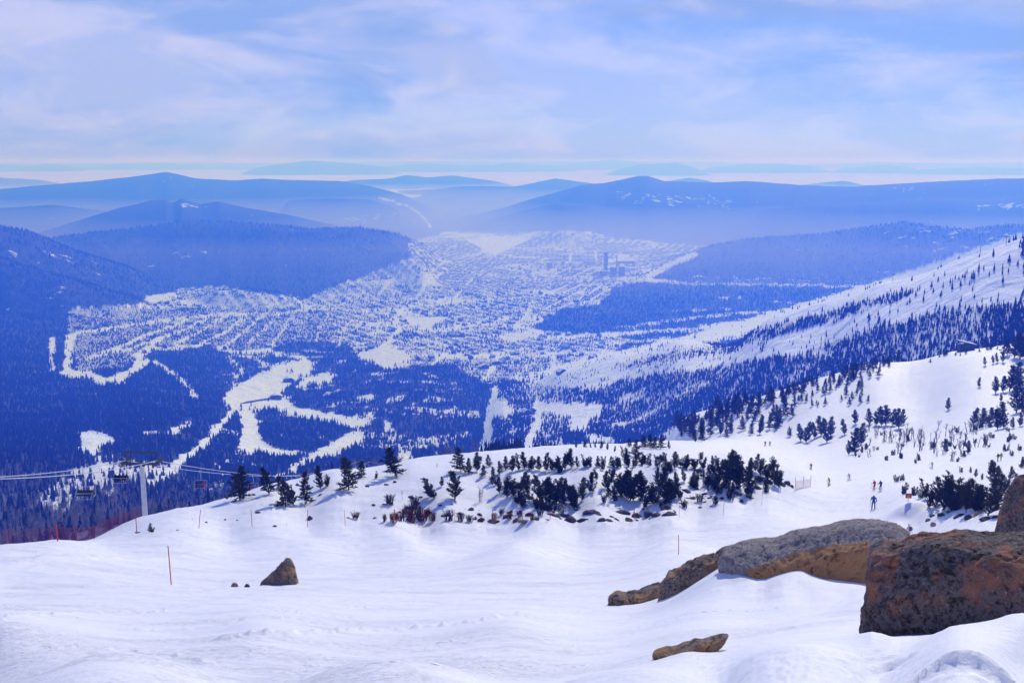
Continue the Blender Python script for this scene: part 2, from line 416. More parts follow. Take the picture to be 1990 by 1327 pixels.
# ------------------------------------------------------------------ land cover of the valley (surveyed from the photograph)
MW, MH = 995, 664
DENS = np.ones((MH, MW), np.float32); TOWN = np.zeros((MH, MW), np.float32)
_gy, _gx = np.mgrid[0:MH, 0:MW]; _gx = _gx * 2.0 + 1; _gy = _gy * 2.0 + 1
def poly_mask(p):
    p = np.array(p, float); m = np.zeros((MH, MW), bool)
    x0, x1 = int(max(p[:, 0].min() / 2 - 1, 0)), int(min(p[:, 0].max() / 2 + 2, MW)); y0, y1 = int(max(p[:, 1].min() / 2 - 1, 0)), int(min(p[:, 1].max() / 2 + 2, MH))
    gx, gy = _gx[y0:y1, x0:x1], _gy[y0:y1, x0:x1]; mm = np.zeros(gx.shape, bool)
    for i in range(len(p)):
        (ax, ay), (bx, by) = p[i], p[(i + 1) % len(p)]
        if ay == by: continue
        mm ^= ((ay > gy) != (by > gy)) & (gx < (bx - ax) * (gy - ay) / (by - ay) + ax)
    m[y0:y1, x0:x1] = mm
    return m
def line_mask(p, w, w2=None):
    m = np.zeros((MH, MW), bool); n = len(p) - 1
    for i in range(n):
        (ax, ay), (bx, by) = p[i], p[i + 1]
        wa = w + ((w2 or w) - w) * (i + .5) / n
        x0, x1 = int(max(min(ax, bx) / 2 - wa, 0)), int(min(max(ax, bx) / 2 + wa + 1, MW)); y0, y1 = int(max(min(ay, by) / 2 - wa, 0)), int(min(max(ay, by) / 2 + wa + 1, MH))
        gx, gy = _gx[y0:y1, x0:x1], _gy[y0:y1, x0:x1]
        L = (bx - ax) ** 2 + (by - ay) ** 2 + 1e-6
        t = np.clip(((gx - ax) * (bx - ax) + (gy - ay) * (by - ay)) / L, 0, 1)
        m[y0:y1, x0:x1] |= np.hypot(gx - ax - t * (bx - ax), gy - ay - t * (by - ay)) < wa / 2
    return m
def clear(p, d=0.0): DENS[poly_mask(p)] = d
def cut(p, w, w2=None, d=0.0): DENS[line_mask(p, w, w2)] = d
# speckled settled land
TOWN[poly_mask([(135,600),(270,590),(350,562),(420,555),(520,572),(600,580),(640,560),(700,540),(740,522),(800,500),(790,470),(860,452),(1000,452),(1140,447),(1180,462),(1370,477),(1340,500),(1270,540),(1190,560),(1180,590),(1090,600),(1030,640),(1130,645),(1230,660),(1180,690),(1080,712),(1000,738),(940,745),(880,710),(740,710),(690,690),(680,670),(640,662),(560,665),(520,680),(440,680),(380,670),(300,680),(240,712),(150,722),(140,660),(130,640)])] = 1.0
DENS[TOWN > 0] = 0.50
DENS[poly_mask([(130,640),(270,600),(400,612),(690,605),(690,672),(560,668),(440,682),(300,682),(150,725)])] = .92
for p, d in [([(480,592),(560,600),(575,610),(500,612),(440,600)], .9), ([(140,640),(240,640),(230,690),(160,700)], .55), ([(700,655),(760,640),(770,660),(730,680),(700,680)], .8),
             ([(735,575),(775,570),(780,598),(745,600)], .85), ([(700,500),(790,480),(830,505),(820,530),(740,530)], .9), ([(840,478),(930,470),(960,490),(860,500)], .85),
             ([(850,548),(1040,545),(1060,556),(860,562)], .7), ([(880,600),(1000,590),(1000,615),(880,625)], .7), ([(930,660),(1060,655),(1060,690),(960,690)], .5), ([(900,570),(1100,560),(1090,575),(920,590)], .45),
             ([(610,640),(690,635),(690,668),(600,665)], .8), ([(270,600),(330,580),(330,600),(280,615)], .6)]: DENS[poly_mask(p)] = d
for p in [[(1050,640),(1150,600),(1180,575),(1330,560),(1600,560),(1620,575),(1560,600),(1400,606),(1200,632),(1120,650)]]: TOWN[poly_mask(p)] = 0; DENS[poly_mask(p)] = 1.0
STREETS = [([(330,622),(420,612),(560,608),(575,604)],4),([(575,604),(545,650),(530,667)],4),([(545,610),(515,640),(480,668)],4),([(515,611),(475,645),(432,677)],5),([(480,612),(440,645),(392,668)],5),([(440,614),(395,642),(342,668)],5),([(405,618),(360,640),(310,662),(262,690)],5),([(365,624),(290,650),(240,672),(165,700)],5),([(600,612),(585,640),(572,660)],4),([(637,610),(625,640),(614,662)],4),([(682,622),(668,650),(655,674)],4),
 ([(150,648),(200,640),(260,632),(330,622)],5),([(190,690),(250,680),(330,650)],4),([(575,604),(640,600),(700,606),(780,600)],3),([(760,605),(790,597),(860,592),(960,580)],3),([(780,600),(768,620),(775,640),(755,665),(720,690),(700,690)],8),([(855,452),(950,455)],3),([(800,560),(830,540),(860,510),(940,490),(1000,480)],3),([(1000,640),(1020,615),(1035,585)],5),([(1260,538),(1300,515),(1350,495)],8),([(1200,540),(1280,545),(1310,548)],5),([(990,740),(1040,700),(1010,680)],4),([(860,640),(960,630),(1040,640)],4),([(1030,530),(1150,520),(1250,520)],2.5),([(960,520),(1100,540),(1200,535)],2.5),([(730,625),(800,640),(860,640)],3)]
for p, w in STREETS: cut(p, w * 1.35); TOWN[line_mask(p, w * 1.35)] = 0
for p in [[(700,685),(760,672),(800,690),(790,712),(740,712),(705,700)], [(720,645),(745,638),(755,648),(715,655)], [(785,612),(870,620),(880,630),(830,640),(790,630)], [(690,690),(790,700),(800,715),(745,718)], [(960,655),(1040,640),(1070,645),(1000,665)], [(900,465),(960,458),(1040,462),(1000,480),(960,500)],[(280,575),(350,566),(340,582),(290,590)]]: clear(p); TOWN[poly_mask(p)] = 0.15
# clearings and ski runs
clear([(97,655),(108,655),(106,722),(97,722)], .05); clear([(128,650),(148,648),(140,690),(140,725),(122,728),(124,690)])
cut([(125,727),(170,727),(205,742),(245,728),(285,702)], 15); cut([(190,746),(240,742)], 8); cut([(300,703),(330,722),(360,745),(382,772)], 9)
cut([(262,707),(275,690),(300,678),(350,676),(385,671),(400,660)], 7); cut([(425,677),(460,684),(520,684),(532,667)], 9); cut([(510,682),(560,691),(592,696),(605,712)], 9)
clear([(590,700),(607,708),(603,728),(566,745),(545,768),(580,790),(640,803),(705,812),(725,822),(700,832),(640,822),(560,806),(525,796),(500,802),(470,795),(436,792),(432,772),(450,755),(480,738),(520,718),(545,704)])
clear([(600,730),(640,722),(660,730),(630,748),(590,758),(570,752)])
clear([(462,800),(492,793),(500,820),(507,850),(530,868),(585,880),(560,887),(480,887),(440,891),(466,868),(470,830)])
clear([(512,934),(560,912),(590,887),(640,862),(690,836),(712,842),(706,862),(660,884),(600,905),(560,928)])
cut([(455,797),(440,815),(415,840),(395,865),(370,887),(345,905),(318,922),(285,940)], 13, 24)
clear([(150,838),(185,836),(215,845),(226,860),(192,872),(176,888),(140,876),(160,858)]); clear([(278,838),(310,836),(312,846),(280,848)]); clear([(325,838),(345,826),(372,818),(368,828),(340,844)])
clear([(180,888),(220,882),(240,905),(230,925),(190,905)], .12); clear([(60,975),(150,905),(240,885),(330,900),(320,925),(240,950),(120,1000)], .42); cut([(200,910),(250,925),(320,915)], 14, 10, .1); cut([(90,985),(160,960),(200,940)], 12, 8, .15); cut([(230,990),(330,960)], 10, 8, .25)
cut([(963,756),(955,800),(946,850),(936,890)], 15, 22); clear([(962,768),(985,782),(1003,800),(985,815),(950,812)])
cut([(1046,786),(1047,820),(1033,850),(1020,885)], 20, 20); clear([(1028,792),(1060,784),(1100,781),(1182,785),(1176,806),(1150,816),(1142,842),(1198,853),(1194,866),(1140,866),(1134,838),(1100,842),(1104,812),(1060,803)])
clear([(1110,768),(1140,766),(1142,774),(1112,775)]); clear([(1180,836),(1260,800),(1310,790),(1250,830)], .25)
cut([(752,825),(768,852),(792,872),(782,895)], 12, 26); clear([(690,832),(830,850),(920,836),(915,848),(860,868),(760,882)], .35); clear([(690,772),(728,764),(730,774),(695,782)], .1); clear([(745,776),(792,764),(790,774),(755,784)], .1); clear([(655,812),(728,798),(732,812),(670,820)], .1)
clear([(400,880),(520,880),(560,900),(520,925),(430,900)], .9); clear([(440,690),(520,690),(530,720),(450,735)], .55); clear([(570,790),(640,770),(700,760),(690,800),(620,798)], .75)
# fields to the right of the village
cut([(1060,657),(1150,652),(1330,641),(1450,623),(1525,609)], 9, 7, .05); cut([(1200,637),(1300,624),(1400,612),(1500,605)], 5, 5, .1); cut([(1150,668),(1250,662),(1330,658)], 6, 6, .1); cut([(1300,604),(1420,600)], 3, 3, .1)
cut([(1330,552),(1500,553),(1700,557)], 4); cut([(1390,577),(1440,580)], 3); cut([(1500,585),(1590,593)], 3); cut([(1240,545),(1330,550)], 5)
# spur: runs on the crest, wood on the flank
clear([(980,740),(1080,712),(1330,652),(1500,606),(1700,548),(1990,450),(1990,590),(1900,598),(1800,612),(1700,642),(1560,684),(1450,702),(1330,722),(1200,745),(1150,762),(1060,752)], .06)
cut([(1390,676),(1500,647),(1600,620),(1700,592),(1770,562)], 17, 20, .75); cut([(1220,712),(1330,690),(1420,680)], 10, 12, .45); cut([(1770,562),(1870,540),(1990,505)], 30, 40, .10)
clear([(1150,765),(1330,722),(1450,702),(1560,684),(1700,642),(1800,612),(1900,600),(1990,586),(1990,650),(1800,690),(1600,740),(1400,800),(1300,830),(1200,850)], .95)
clear([(1700,650),(1800,620),(1990,596),(1990,640),(1850,672)], .92); cut([(1500,690),(1620,690),(1700,668)], 8, 8, .12); cut([(1340,715),(1480,690),(1560,665),(1650,635),(1720,605),(1800,590),(1990,545)], 20, 34, .03)
cut([(1080,722),(1200,694),(1330,664)], 26, 20, .02)
cut([(1330,664),(1500,622),(1700,566),(1850,520),(1990,478)], 22, 44, .004)
# small glades, rides and lanes
_gr = random.Random(4)
for _ in range(34):
    _u, _v = _gr.uniform(420, 930), _gr.uniform(690, 890); _l = _gr.uniform(6, 26); _a = _gr.uniform(-.5, .25)
    cut([(_u, _v), (_u + _l * math.cos(_a), _v + _l * math.sin(_a))], _gr.uniform(2.5, 6), None, _gr.choice([.05, .15, .3]))
for _ in range(0):
    _u, _v = _gr.uniform(0, 420), _gr.uniform(740, 990); _l = _gr.uniform(4, 16); _a = _gr.uniform(-.6, .1)
    cut([(_u, _v), (_u + _l * math.cos(_a), _v + _l * math.sin(_a))], _gr.uniform(2, 4), None, _gr.choice([.15, .3]))
for _ in range(50):
    _u, _v = _gr.uniform(560, 1350), _gr.uniform(455, 690); _l = _gr.uniform(8, 45) * (_v - 380) / 250; _a = _gr.uniform(-.35, .1); _m = line_mask([(_u, _v), (_u + _l * math.cos(_a), _v + _l * math.sin(_a))], _gr.uniform(3, 9) * (_v - 380) / 250) & (TOWN > 0)
    _k = _gr.random(); DENS[_m] = 0.0 if _k < .6 else .95; TOWN[_m] = .15 if _k < .6 else .3
for _p, _w in [([(700,700),(735,725),(800,745),(870,762),(930,770)],3),([(640,803),(700,790),(760,800),(850,812),(930,800)],3),([(500,700),(540,720),(600,735)],4),([(440,690),(470,720),(450,750)],4),([(980,810),(1000,840),(985,880)],4),([(1060,803),(1075,830),(1060,870)],5),([(820,850),(850,880),(840,905)],5),([(880,760),(885,800),(870,850)],3),([(300,900),(250,940),(200,965)],6),([(420,900),(440,930),(400,960)],5),([(640,862),(650,890),(620,915)],6)]: cut(_p, _w, None, .1)
def blur(M, k):
    for _ in range(2):
        M = (np.roll(M, 1, 0) + M * k + np.roll(M, -1, 0)) / (k + 2); M = (np.roll(M, 1, 1) + M * k + np.roll(M, -1, 1)) / (k + 2)
    return M
DENS[:] = blur(DENS, 1.5)
# far hills
FARS = np.zeros((MH, MW), np.float32)
cut([(735,383),(800,404),(824,424),(838,443)], 2.5, 4)
for p, d in [([(1195,372),(1250,375),(1340,380),(1420,385),(1440,405),(1380,402),(1280,398),(1200,388)], .55), ([(340,392),(362,394),(400,402),(398,408),(350,400)], .6), ([(1780,440),(1870,438),(1990,450),(1990,480),(1850,500),(1800,470)], .35), ([(1700,455),(1830,450),(1830,490),(1720,480)], .25), ([(1720,364),(1800,362),(1800,370),(1722,370)], .6), ([(1890,398),(1990,392),(1990,404),(1900,408)], .8),
             ([(660,425),(740,412),(790,410),(760,424),(680,436)], .6), ([(50,480),(120,480),(200,510),(190,525),(100,500)], .3), ([(10,540),(150,550),(270,590),(200,620),(80,600),(0,580)], .25), ([(330,488),(400,482),(400,505),(340,505)], .45), ([(1100,450),(1190,455),(1160,466),(1080,466)], .8), ([(1340,535),(1700,540),(1720,552),(1340,549)], .5), ([(1590,500),(1800,480),(1760,540),(1600,545)], .2), ([(300,345),(345,343),(340,355),(305,352)], .35)]: FARS[poly_mask(p)] = d
def sample(M, u, v):
    i = np.clip((v / 2).astype(int), 0, MH - 1); j = np.clip((u / 2).astype(int), 0, MW - 1)
    return M[i, j]
def cover(x, y, z, warp=1.0):
    u, v = project(x, y, z)
    r = np.hypot(x, y)
    k = warp * np.clip(2500 / r, .3, 1.5)
    k = k * np.where(v < 640, 2.4, 1.0)
    u = u + k * 7 * fbm(x / 60, y / 60, 3); v = v + k * 3.2 * fbm(x / 60 + 50, y / 60, 3)
    inside = (u > -200) & (u < 2200)
    d = sample(DENS, u, v); t = sample(TOWN, u, v); fs = sample(FARS, u, v)
    gap = np.clip((fbm(x / 130 + 31, y / 130, 3) - .16) * 5, 0, 1) * np.clip((r - 700) / 500, 0, 1) * np.clip((4700 - r) / 700, 0, 1) * np.clip((u - 250) / 200, .0, 1)
    d = np.where((t < .05) & (d > .5), d * (1 - .55 * gap), d)
    # street grid of the town, turned differently in each quarter
    th = .6 + .9 * np.floor(2.2 * fbm(x / 900, y / 900, 1) + .5); c_, s_ = np.cos(th), np.sin(th)
    st = (np.abs(((x * c_ + y * s_) / 68) % 1 - .5) < .13) | (np.abs(((-x * s_ + y * c_) / 190) % 1 - .5) < .05)
    dist = fbm(x / 330 + 4, y / 330, 2)
    main = (u > 640) | (v < 600)
    d = np.where((t > .5) & main, np.where(st, .05, np.clip(d * (1.25 + 2.4 * dist), .06, 1)), d)
    d = np.where((t > .5) & ~main, np.where(d > .3, np.clip(d * 1.2, 0, 1), 0.0), d)
    t = np.where((t > .5) & st & main, .3, t)
    return d, np.where(inside, t, 0), fs

# ------------------------------------------------------------------ hidden-ground test
HOR = np.full(V_AZ.size, -9.0)
RUN = np.maximum(np.maximum.accumulate(VZ / V_R[:, None], 0), HOR0[None])
def hidden(x, y, ztop):
    a = np.arctan2(x, y); r = np.hypot(x, y)
    i = np.clip(np.round((a - V_AZ[0]) / (V_AZ[1] - V_AZ[0])).astype(int), 0, len(V_AZ) - 1); j = np.clip(np.searchsorted(V_R, r) - 3, 0, len(V_R) - 1)
    return ztop / r < RUN[j, i] - 0.0008

# ------------------------------------------------------------------ valley ground mesh and material
_d, _t, _fs = cover(VX.ravel(), VY.ravel(), VZ.ravel())
_d = _d.reshape(VX.shape); _t = _t.reshape(VX.shape); _fs = _fs.reshape(VX.shape)
_forest = np.clip(_d, 0, 1)
_nz = fbm(VX / 90, VY / 90, 4, .65)
_far = np.clip((VR - 5200) / 900, 0, 1)
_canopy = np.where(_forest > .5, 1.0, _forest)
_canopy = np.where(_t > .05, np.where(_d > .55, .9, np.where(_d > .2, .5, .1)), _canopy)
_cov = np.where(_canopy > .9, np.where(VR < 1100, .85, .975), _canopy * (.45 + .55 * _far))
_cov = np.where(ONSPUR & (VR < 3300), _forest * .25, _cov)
vm = bpy.data.materials.new('valley_ground'); vm.use_nodes = True
_nt = vm.node_tree; _b = _nt.nodes['Principled BSDF']; _b.inputs['Roughness'].default_value = .9; _b.inputs['Specular IOR Level'].default_value = .1
_at = _nt.nodes.new('ShaderNodeAttribute'); _at.attribute_name = 'canopy'
_n = _nt.nodes.new('ShaderNodeTexNoise'); _n.inputs['Scale'].default_value = .035; _n.inputs['Detail'].default_value = 6
_tc = _nt.nodes.new('ShaderNodeTexCoord'); _nt.links.new(_tc.outputs['Object'], _n.inputs['Vector'])
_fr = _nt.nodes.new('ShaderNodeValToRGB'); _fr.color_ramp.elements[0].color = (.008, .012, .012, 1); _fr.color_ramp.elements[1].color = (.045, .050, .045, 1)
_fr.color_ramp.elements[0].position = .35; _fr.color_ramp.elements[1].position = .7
_nt.links.new(_n.outputs['Fac'], _fr.inputs['Fac'])
_mx = _nt.nodes.new('ShaderNodeMix'); _mx.data_type = 'RGBA'; _mx.inputs['A'].default_value = (.86, .90, 1.0, 1)
_a2 = _nt.nodes.new('ShaderNodeAttribute'); _a2.attribute_name = 'patch'
_n2 = _nt.nodes.new('ShaderNodeTexNoise'); _n2.inputs['Scale'].default_value = .011; _n2.inputs['Detail'].default_value = 5; _n2.inputs['Roughness'].default_value = .7
_nt.links.new(_tc.outputs['Object'], _n2.inputs['Vector'])
_ad = _nt.nodes.new('ShaderNodeMath'); _ad.operation = 'MULTIPLY_ADD'; _ad.inputs[1].default_value = .22; _nt.links.new(_a2.outputs['Fac'], _ad.inputs[0]); _nt.links.new(_n2.outputs['Fac'], _ad.inputs[2])
_gt = _nt.nodes.new('ShaderNodeMapRange'); _gt.inputs['From Min'].default_value = .66; _gt.inputs['From Max'].default_value = .72; _gt.inputs['To Min'].default_value = 1; _gt.inputs['To Max'].default_value = .1; _nt.links.new(_ad.outputs[0], _gt.inputs['Value'])
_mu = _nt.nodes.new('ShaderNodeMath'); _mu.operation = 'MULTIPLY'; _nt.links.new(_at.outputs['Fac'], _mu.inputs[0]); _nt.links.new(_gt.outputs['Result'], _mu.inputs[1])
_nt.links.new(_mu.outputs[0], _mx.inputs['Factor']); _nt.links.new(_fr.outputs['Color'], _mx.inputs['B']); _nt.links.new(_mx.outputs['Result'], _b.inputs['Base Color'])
_bp = _nt.nodes.new('ShaderNodeBump'); _bp.inputs['Strength'].default_value = .8; _bp.inputs['Distance'].default_value = 10
_nt.links.new(_n.outputs['Fac'], _bp.inputs['Height']); _nt.links.new(_bp.outputs['Normal'], _b.inputs['Normal'])
_me = grid_mesh('valley_terrain', VX, VY, VZ, [vm]); pt_attr(_me, 'canopy', _cov); pt_attr(_me, 'patch', _fs)
add('valley_terrain', _me, kind='structure')

# ------------------------------------------------------------------ fog bank and far hills above it
FA, FR = np.meshgrid(np.radians(np.linspace(-44, 44, 260)), np.exp(np.linspace(math.log(15500), math.log(66000), 90)))
FX, FY = np.sin(FA) * FR, np.cos(FA) * FR
FZ = np.interp(FR, [15500, 17000, 24000, 40000, 66000], [-760, -540, -500, -420, -300]) + 14 * fbm(FX / 2600, FY / 1500, 4)
fog_m = mat('fog_white', (.82, .90, 1.0), 1.0, 0.0)
fog = add('fog_bank', grid_mesh('fog_bank', FX, FY, FZ, [fog_m]), kind='stuff', label='white fog bank lying over the distant plain', cat='fog')
FAR = [([(500,326),(540,320),(600,312),(660,316),(745,324)], 38000), ([(-100,326),(0,320),(60,324),(100,318),(140,324)], 48000), ([(150,326),(220,320),(330,317),(400,324),(480,322),(520,326)], 52000), ([(740,324),(830,318),(900,322),(960,321),(990,316),(1060,322),(1100,325)], 44000), ([(1060,325),(1120,318),(1195,310),(1250,318),(1300,325)], 50000), ([(1205,328),(1250,319),(1300,318),(1310,315),(1350,326)], 36000), ([(1380,326),(1450,319),(1520,318),(1590,325)], 42000), ([(1640,327),(1720,320),(1770,326)], 42000), ([(1500,322),(1700,316),(1900,318),(2100,312),(2300,318)], 60000), ([(-300,315),(100,319),(300,316),(560,318),(800,314),(1000,316),(1200,313),(1500,318)], 63000), ([(1780,330),(1900,325),(1990,328),(2100,324),(2200,330)], 40000), ([(-200,350),(0,345),(80,350),(140,362)], 24000)]
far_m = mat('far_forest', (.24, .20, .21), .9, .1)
for p, rc in FAR:
    p = np.array(p, float); a, t = az_tan(p[:, 0], p[:, 1])
    fa = np.linspace(a[0] - .03, a[-1] + .03, 120); zc = np.interp(fa, np.concatenate([[a[0] - .03], a, [a[-1] + .03]]), np.concatenate([[-640], t * rc, [-640]])); kk = np.hanning(9); zc = np.convolve(np.pad(zc, 4, 'edge'), kk / kk.sum(), 'valid')
    rr = np.linspace(rc - 5000, rc + 5000, 31)
    fa2, rr2 = np.meshgrid(fa, rr)
    hz = -700 + (zc[None] + 700) * np.exp(-(np.abs(rr2 - rc) / 2600) ** 1.8)
    hz = hz + 10 * fbm(np.sin(fa2) * rr2 / 1500, rr2 / 1500, 3)
    add('far_hill', grid_mesh('far_hill', np.sin(fa2) * rr2, np.cos(fa2) * rr2, hz, [far_m]), kind='structure')

# ------------------------------------------------------------------ haze
_V = np.array([(x, y, z) for x in (-1, 1) for y in (-1, 1) for z in (-1, 1)], float)
_V = _V * np.array([72000, 72000, 480]) + np.array([0, 0, -360])
_Fb = [(0, 1, 3, 2), (4, 6, 7, 5), (0, 4, 5, 1), (2, 3, 7, 6), (0, 2, 6, 4), (1, 5, 7, 3)]
hm = bpy.data.materials.new('haze_air'); hm.use_nodes = True; _nt = hm.node_tree; _nt.nodes.clear()
_o = _nt.nodes.new('ShaderNodeOutputMaterial'); _vp = _nt.nodes.new('ShaderNodeVolumePrincipled')
_vp.inputs['Color'].default_value = (0.037, 0.138, 1.0, 1)
_vp.inputs['Density'].default_value = 4.4e-4
_vp.inputs['Anisotropy'].default_value = 0.15
_vp.inputs['Absorption Color'].default_value = (1, 1, 1, 1)
_vp.inputs['Density Attribute'].default_value = ''
_nt.links.new(_vp.outputs[0], _o.inputs['Volume'])
add('haze', mesh_np('haze', _V, _Fb, [hm], smooth=False), kind='stuff', label='thin blue haze filling the valley air', cat='haze')
# low winter mist lying in the farther valleys
_V = np.array([(x, y, z) for x in (-26000, 26000) for y in (5000, 33000) for z in (-800, -430)], float)
mm = bpy.data.materials.new('mist_air'); mm.use_nodes = True; _nt = mm.node_tree; _nt.nodes.clear()
_o = _nt.nodes.new('ShaderNodeOutputMaterial'); _vp = _nt.nodes.new('ShaderNodeVolumePrincipled')
_vp.inputs['Color'].default_value = (0.9, 0.9, 1.0, 1); _vp.inputs['Density'].default_value = 1.9e-4; _vp.inputs['Anisotropy'].default_value = 0.15
_vp.inputs['Absorption Color'].default_value = (1, 1, 1, 1); _vp.inputs['Density Attribute'].default_value = ''
_nt.links.new(_vp.outputs[0], _o.inputs['Volume'])
add('valley_mist', mesh_np('valley_mist', _V, _Fb, [mm], smooth=False), kind='stuff', label='pale mist pooled in the far valleys below the hilltops', cat='mist')

# ------------------------------------------------------------------ scattering for masses
PROTO = bpy.data.collections.new('prototypes')
def scatter_group(name, protos):
    ng = bpy.data.node_groups.new(name, 'GeometryNodeTree')
    ng.interface.new_socket('Geometry', in_out='INPUT', socket_type='NodeSocketGeometry'); ng.interface.new_socket('Geometry', in_out='OUTPUT', socket_type='NodeSocketGeometry')
    N, L = ng.nodes, ng.links
    gi, go = N.new('NodeGroupInput'), N.new('NodeGroupOutput')
    ip = N.new('GeometryNodeInstanceOnPoints'); jn = N.new('GeometryNodeJoinGeometry')
    for o in reversed(protos):
        oi = N.new('GeometryNodeObjectInfo'); oi.inputs['Object'].default_value = o; oi.inputs['As Instance'].default_value = True
        L.new(oi.outputs['Geometry'], jn.inputs[0])
    def attr(nm, ty):
        n = N.new('GeometryNodeInputNamedAttribute'); n.data_type = ty; n.inputs['Name'].default_value = nm
        return n.outputs['Attribute']
    ip.inputs['Pick Instance'].default_value = True
    L.new(gi.outputs[0], ip.inputs['Points']); L.new(jn.outputs[0], ip.inputs['Instance'])
    L.new(attr('pick', 'INT'), ip.inputs['Instance Index']); L.new(attr('rot', 'FLOAT_VECTOR'), ip.inputs['Rotation']); L.new(attr('scl', 'FLOAT_VECTOR'), ip.inputs['Scale'])
    L.new(ip.outputs[0], go.inputs[0])
    return ng
def scatter(name, P, scl, rot, pick, protos, label, cat):
    me = bpy.data.meshes.new(name); me.vertices.add(len(P)); me.vertices.foreach_set('co', np.asarray(P, np.float32).ravel())
    a = me.attributes.new('pick', 'INT', 'POINT'); a.data.foreach_set('value', np.asarray(pick, np.int32))
    for nm, arr in (('rot', rot), ('scl', scl)):
        a = me.attributes.new(nm, 'FLOAT_VECTOR', 'POINT'); a.data.foreach_set('vector', np.asarray(arr, np.float32).ravel())
    o = add(name, me, kind='stuff', label=label, cat=cat)
    md = o.modifiers.new('scatter', 'NODES'); md.node_group = scatter_group(name, protos)
    return o

def leaf_mat(name, c1, c2):
    m = bpy.data.materials.new(name); m.use_nodes = True; nt = m.node_tree; b = nt.nodes['Principled BSDF']
    b.inputs['Roughness'].default_value = .85; b.inputs['Specular IOR Level'].default_value = .15
    oi = nt.nodes.new('ShaderNodeObjectInfo'); r = nt.nodes.new('ShaderNodeValToRGB')
    r.color_ramp.elements[0].color = (*c1, 1); r.color_ramp.elements[1].color = (*c2, 1)
    nt.links.new(oi.outputs['Random'], r.inputs['Fac']); nt.links.new(r.outputs['Color'], b.inputs['Base Color'])
    return m
spruce_m = leaf_mat('spruce_needles', (.012, .018, .016), (.035, .042, .032))
bare_m = leaf_mat('bare_twigs', (.10, .095, .10), (.26, .24, .25))
bark_m = mat('bark', (.06, .05, .045), .9, .1, noise=((.025, .02, .02), 6, .4, .65))

def far_spruce(seed, tiers=6, wide=.17):
    """unit-height conifer for the distant woods: ragged drooping tiers on a thin stem"""
    rg = random.Random(seed); V, Fc = [], []
    def tri(a, b, c): V.extend([a, b, c]); Fc.append((len(V) - 3, len(V) - 2, len(V) - 1))
    for k in range(3):
        a = k * 2.094; b = a + 2.094
        tri((.02 * math.cos(a), .02 * math.sin(a), 0), (.02 * math.cos(b), .02 * math.sin(b), 0), (0, 0, .9))
    for t in range(tiers):
        z0 = .10 + .80 * t / tiers; zt = z0 + .34 * (1 - .5 * t / tiers)
        rad = wide * (1 - t / tiers) ** .8 + .022
        n = 7; ph = rg.random() * 6.28
        for i in range(n):
            a = ph + i * 6.283 / n + rg.uniform(-.25, .25); da = rg.uniform(.30, .5)
            rr = rad * rg.uniform(.65, 1.2); zz = z0 - rr * .25 + rg.uniform(-.02, .02)
            tri((rr * math.cos(a - da), rr * math.sin(a - da), zz + .03), (rr * 1.15 * math.cos(a), rr * 1.15 * math.sin(a), zz - .02), (0, 0, min(zt, 1.0)))
            tri((rr * 1.15 * math.cos(a), rr * 1.15 * math.sin(a), zz - .02), (rr * math.cos(a + da), rr * math.sin(a + da), zz + .03), (0, 0, min(zt, 1.0)))
    return mesh_np('far_spruce', V, Fc, [spruce_m], smooth=False)
def far_bare(seed):
    rg = random.Random(seed); V, Fc = [], []
    def stick(a, b, w):
        d = (Vector(b) - Vector(a)).normalized(); s = d.orthogonal().normalized() * w; s2 = d.cross(s)
        i = len(V); a = Vector(a); b = Vector(b)
        V.extend([a + s, a - s * .5 + s2 * .86, a - s * .5 - s2 * .86, b]); Fc.extend([(i, i + 1, i + 3), (i + 1, i + 2, i + 3), (i + 2, i, i + 3)])
    stick((0, 0, 0), (rg.uniform(-.04, .04), rg.uniform(-.04, .04), 1), .018)
    for k in range(26):
        z = rg.uniform(.22, .9); a = rg.random() * 6.28; l = rg.uniform(.12, .3) * (1.15 - z)
        e = (math.cos(a) * l, math.sin(a) * l, z + l * rg.uniform(.7, 1.4)); stick((0, 0, z), e, .009)
        for q in range(2):
            a2 = a + rg.uniform(-.9, .9); m = Vector((0, 0, z)).lerp(Vector(e), rg.uniform(.4, .8)); stick(m, m + Vector((math.cos(a2) * l * .5, math.sin(a2) * l * .5, l * .45)), .007)
    return mesh_np('far_bare', V, Fc, [bare_m], smooth=False)
def proto(name, me):
    o = bpy.data.objects.new(name, me); PROTO.objects.link(o); return o
P_SPR = [proto('spruce_prototype', far_spruce(1, 6, .16)), proto('spruce_prototype', far_spruce(2, 7, .13)), proto('spruce_prototype', far_spruce(3, 5, .19)), proto('spruce_prototype', far_spruce(4, 8, .11))]
P_BARE = [proto('bare_prototype', far_bare(5)), proto('bare_prototype', far_bare(6))]

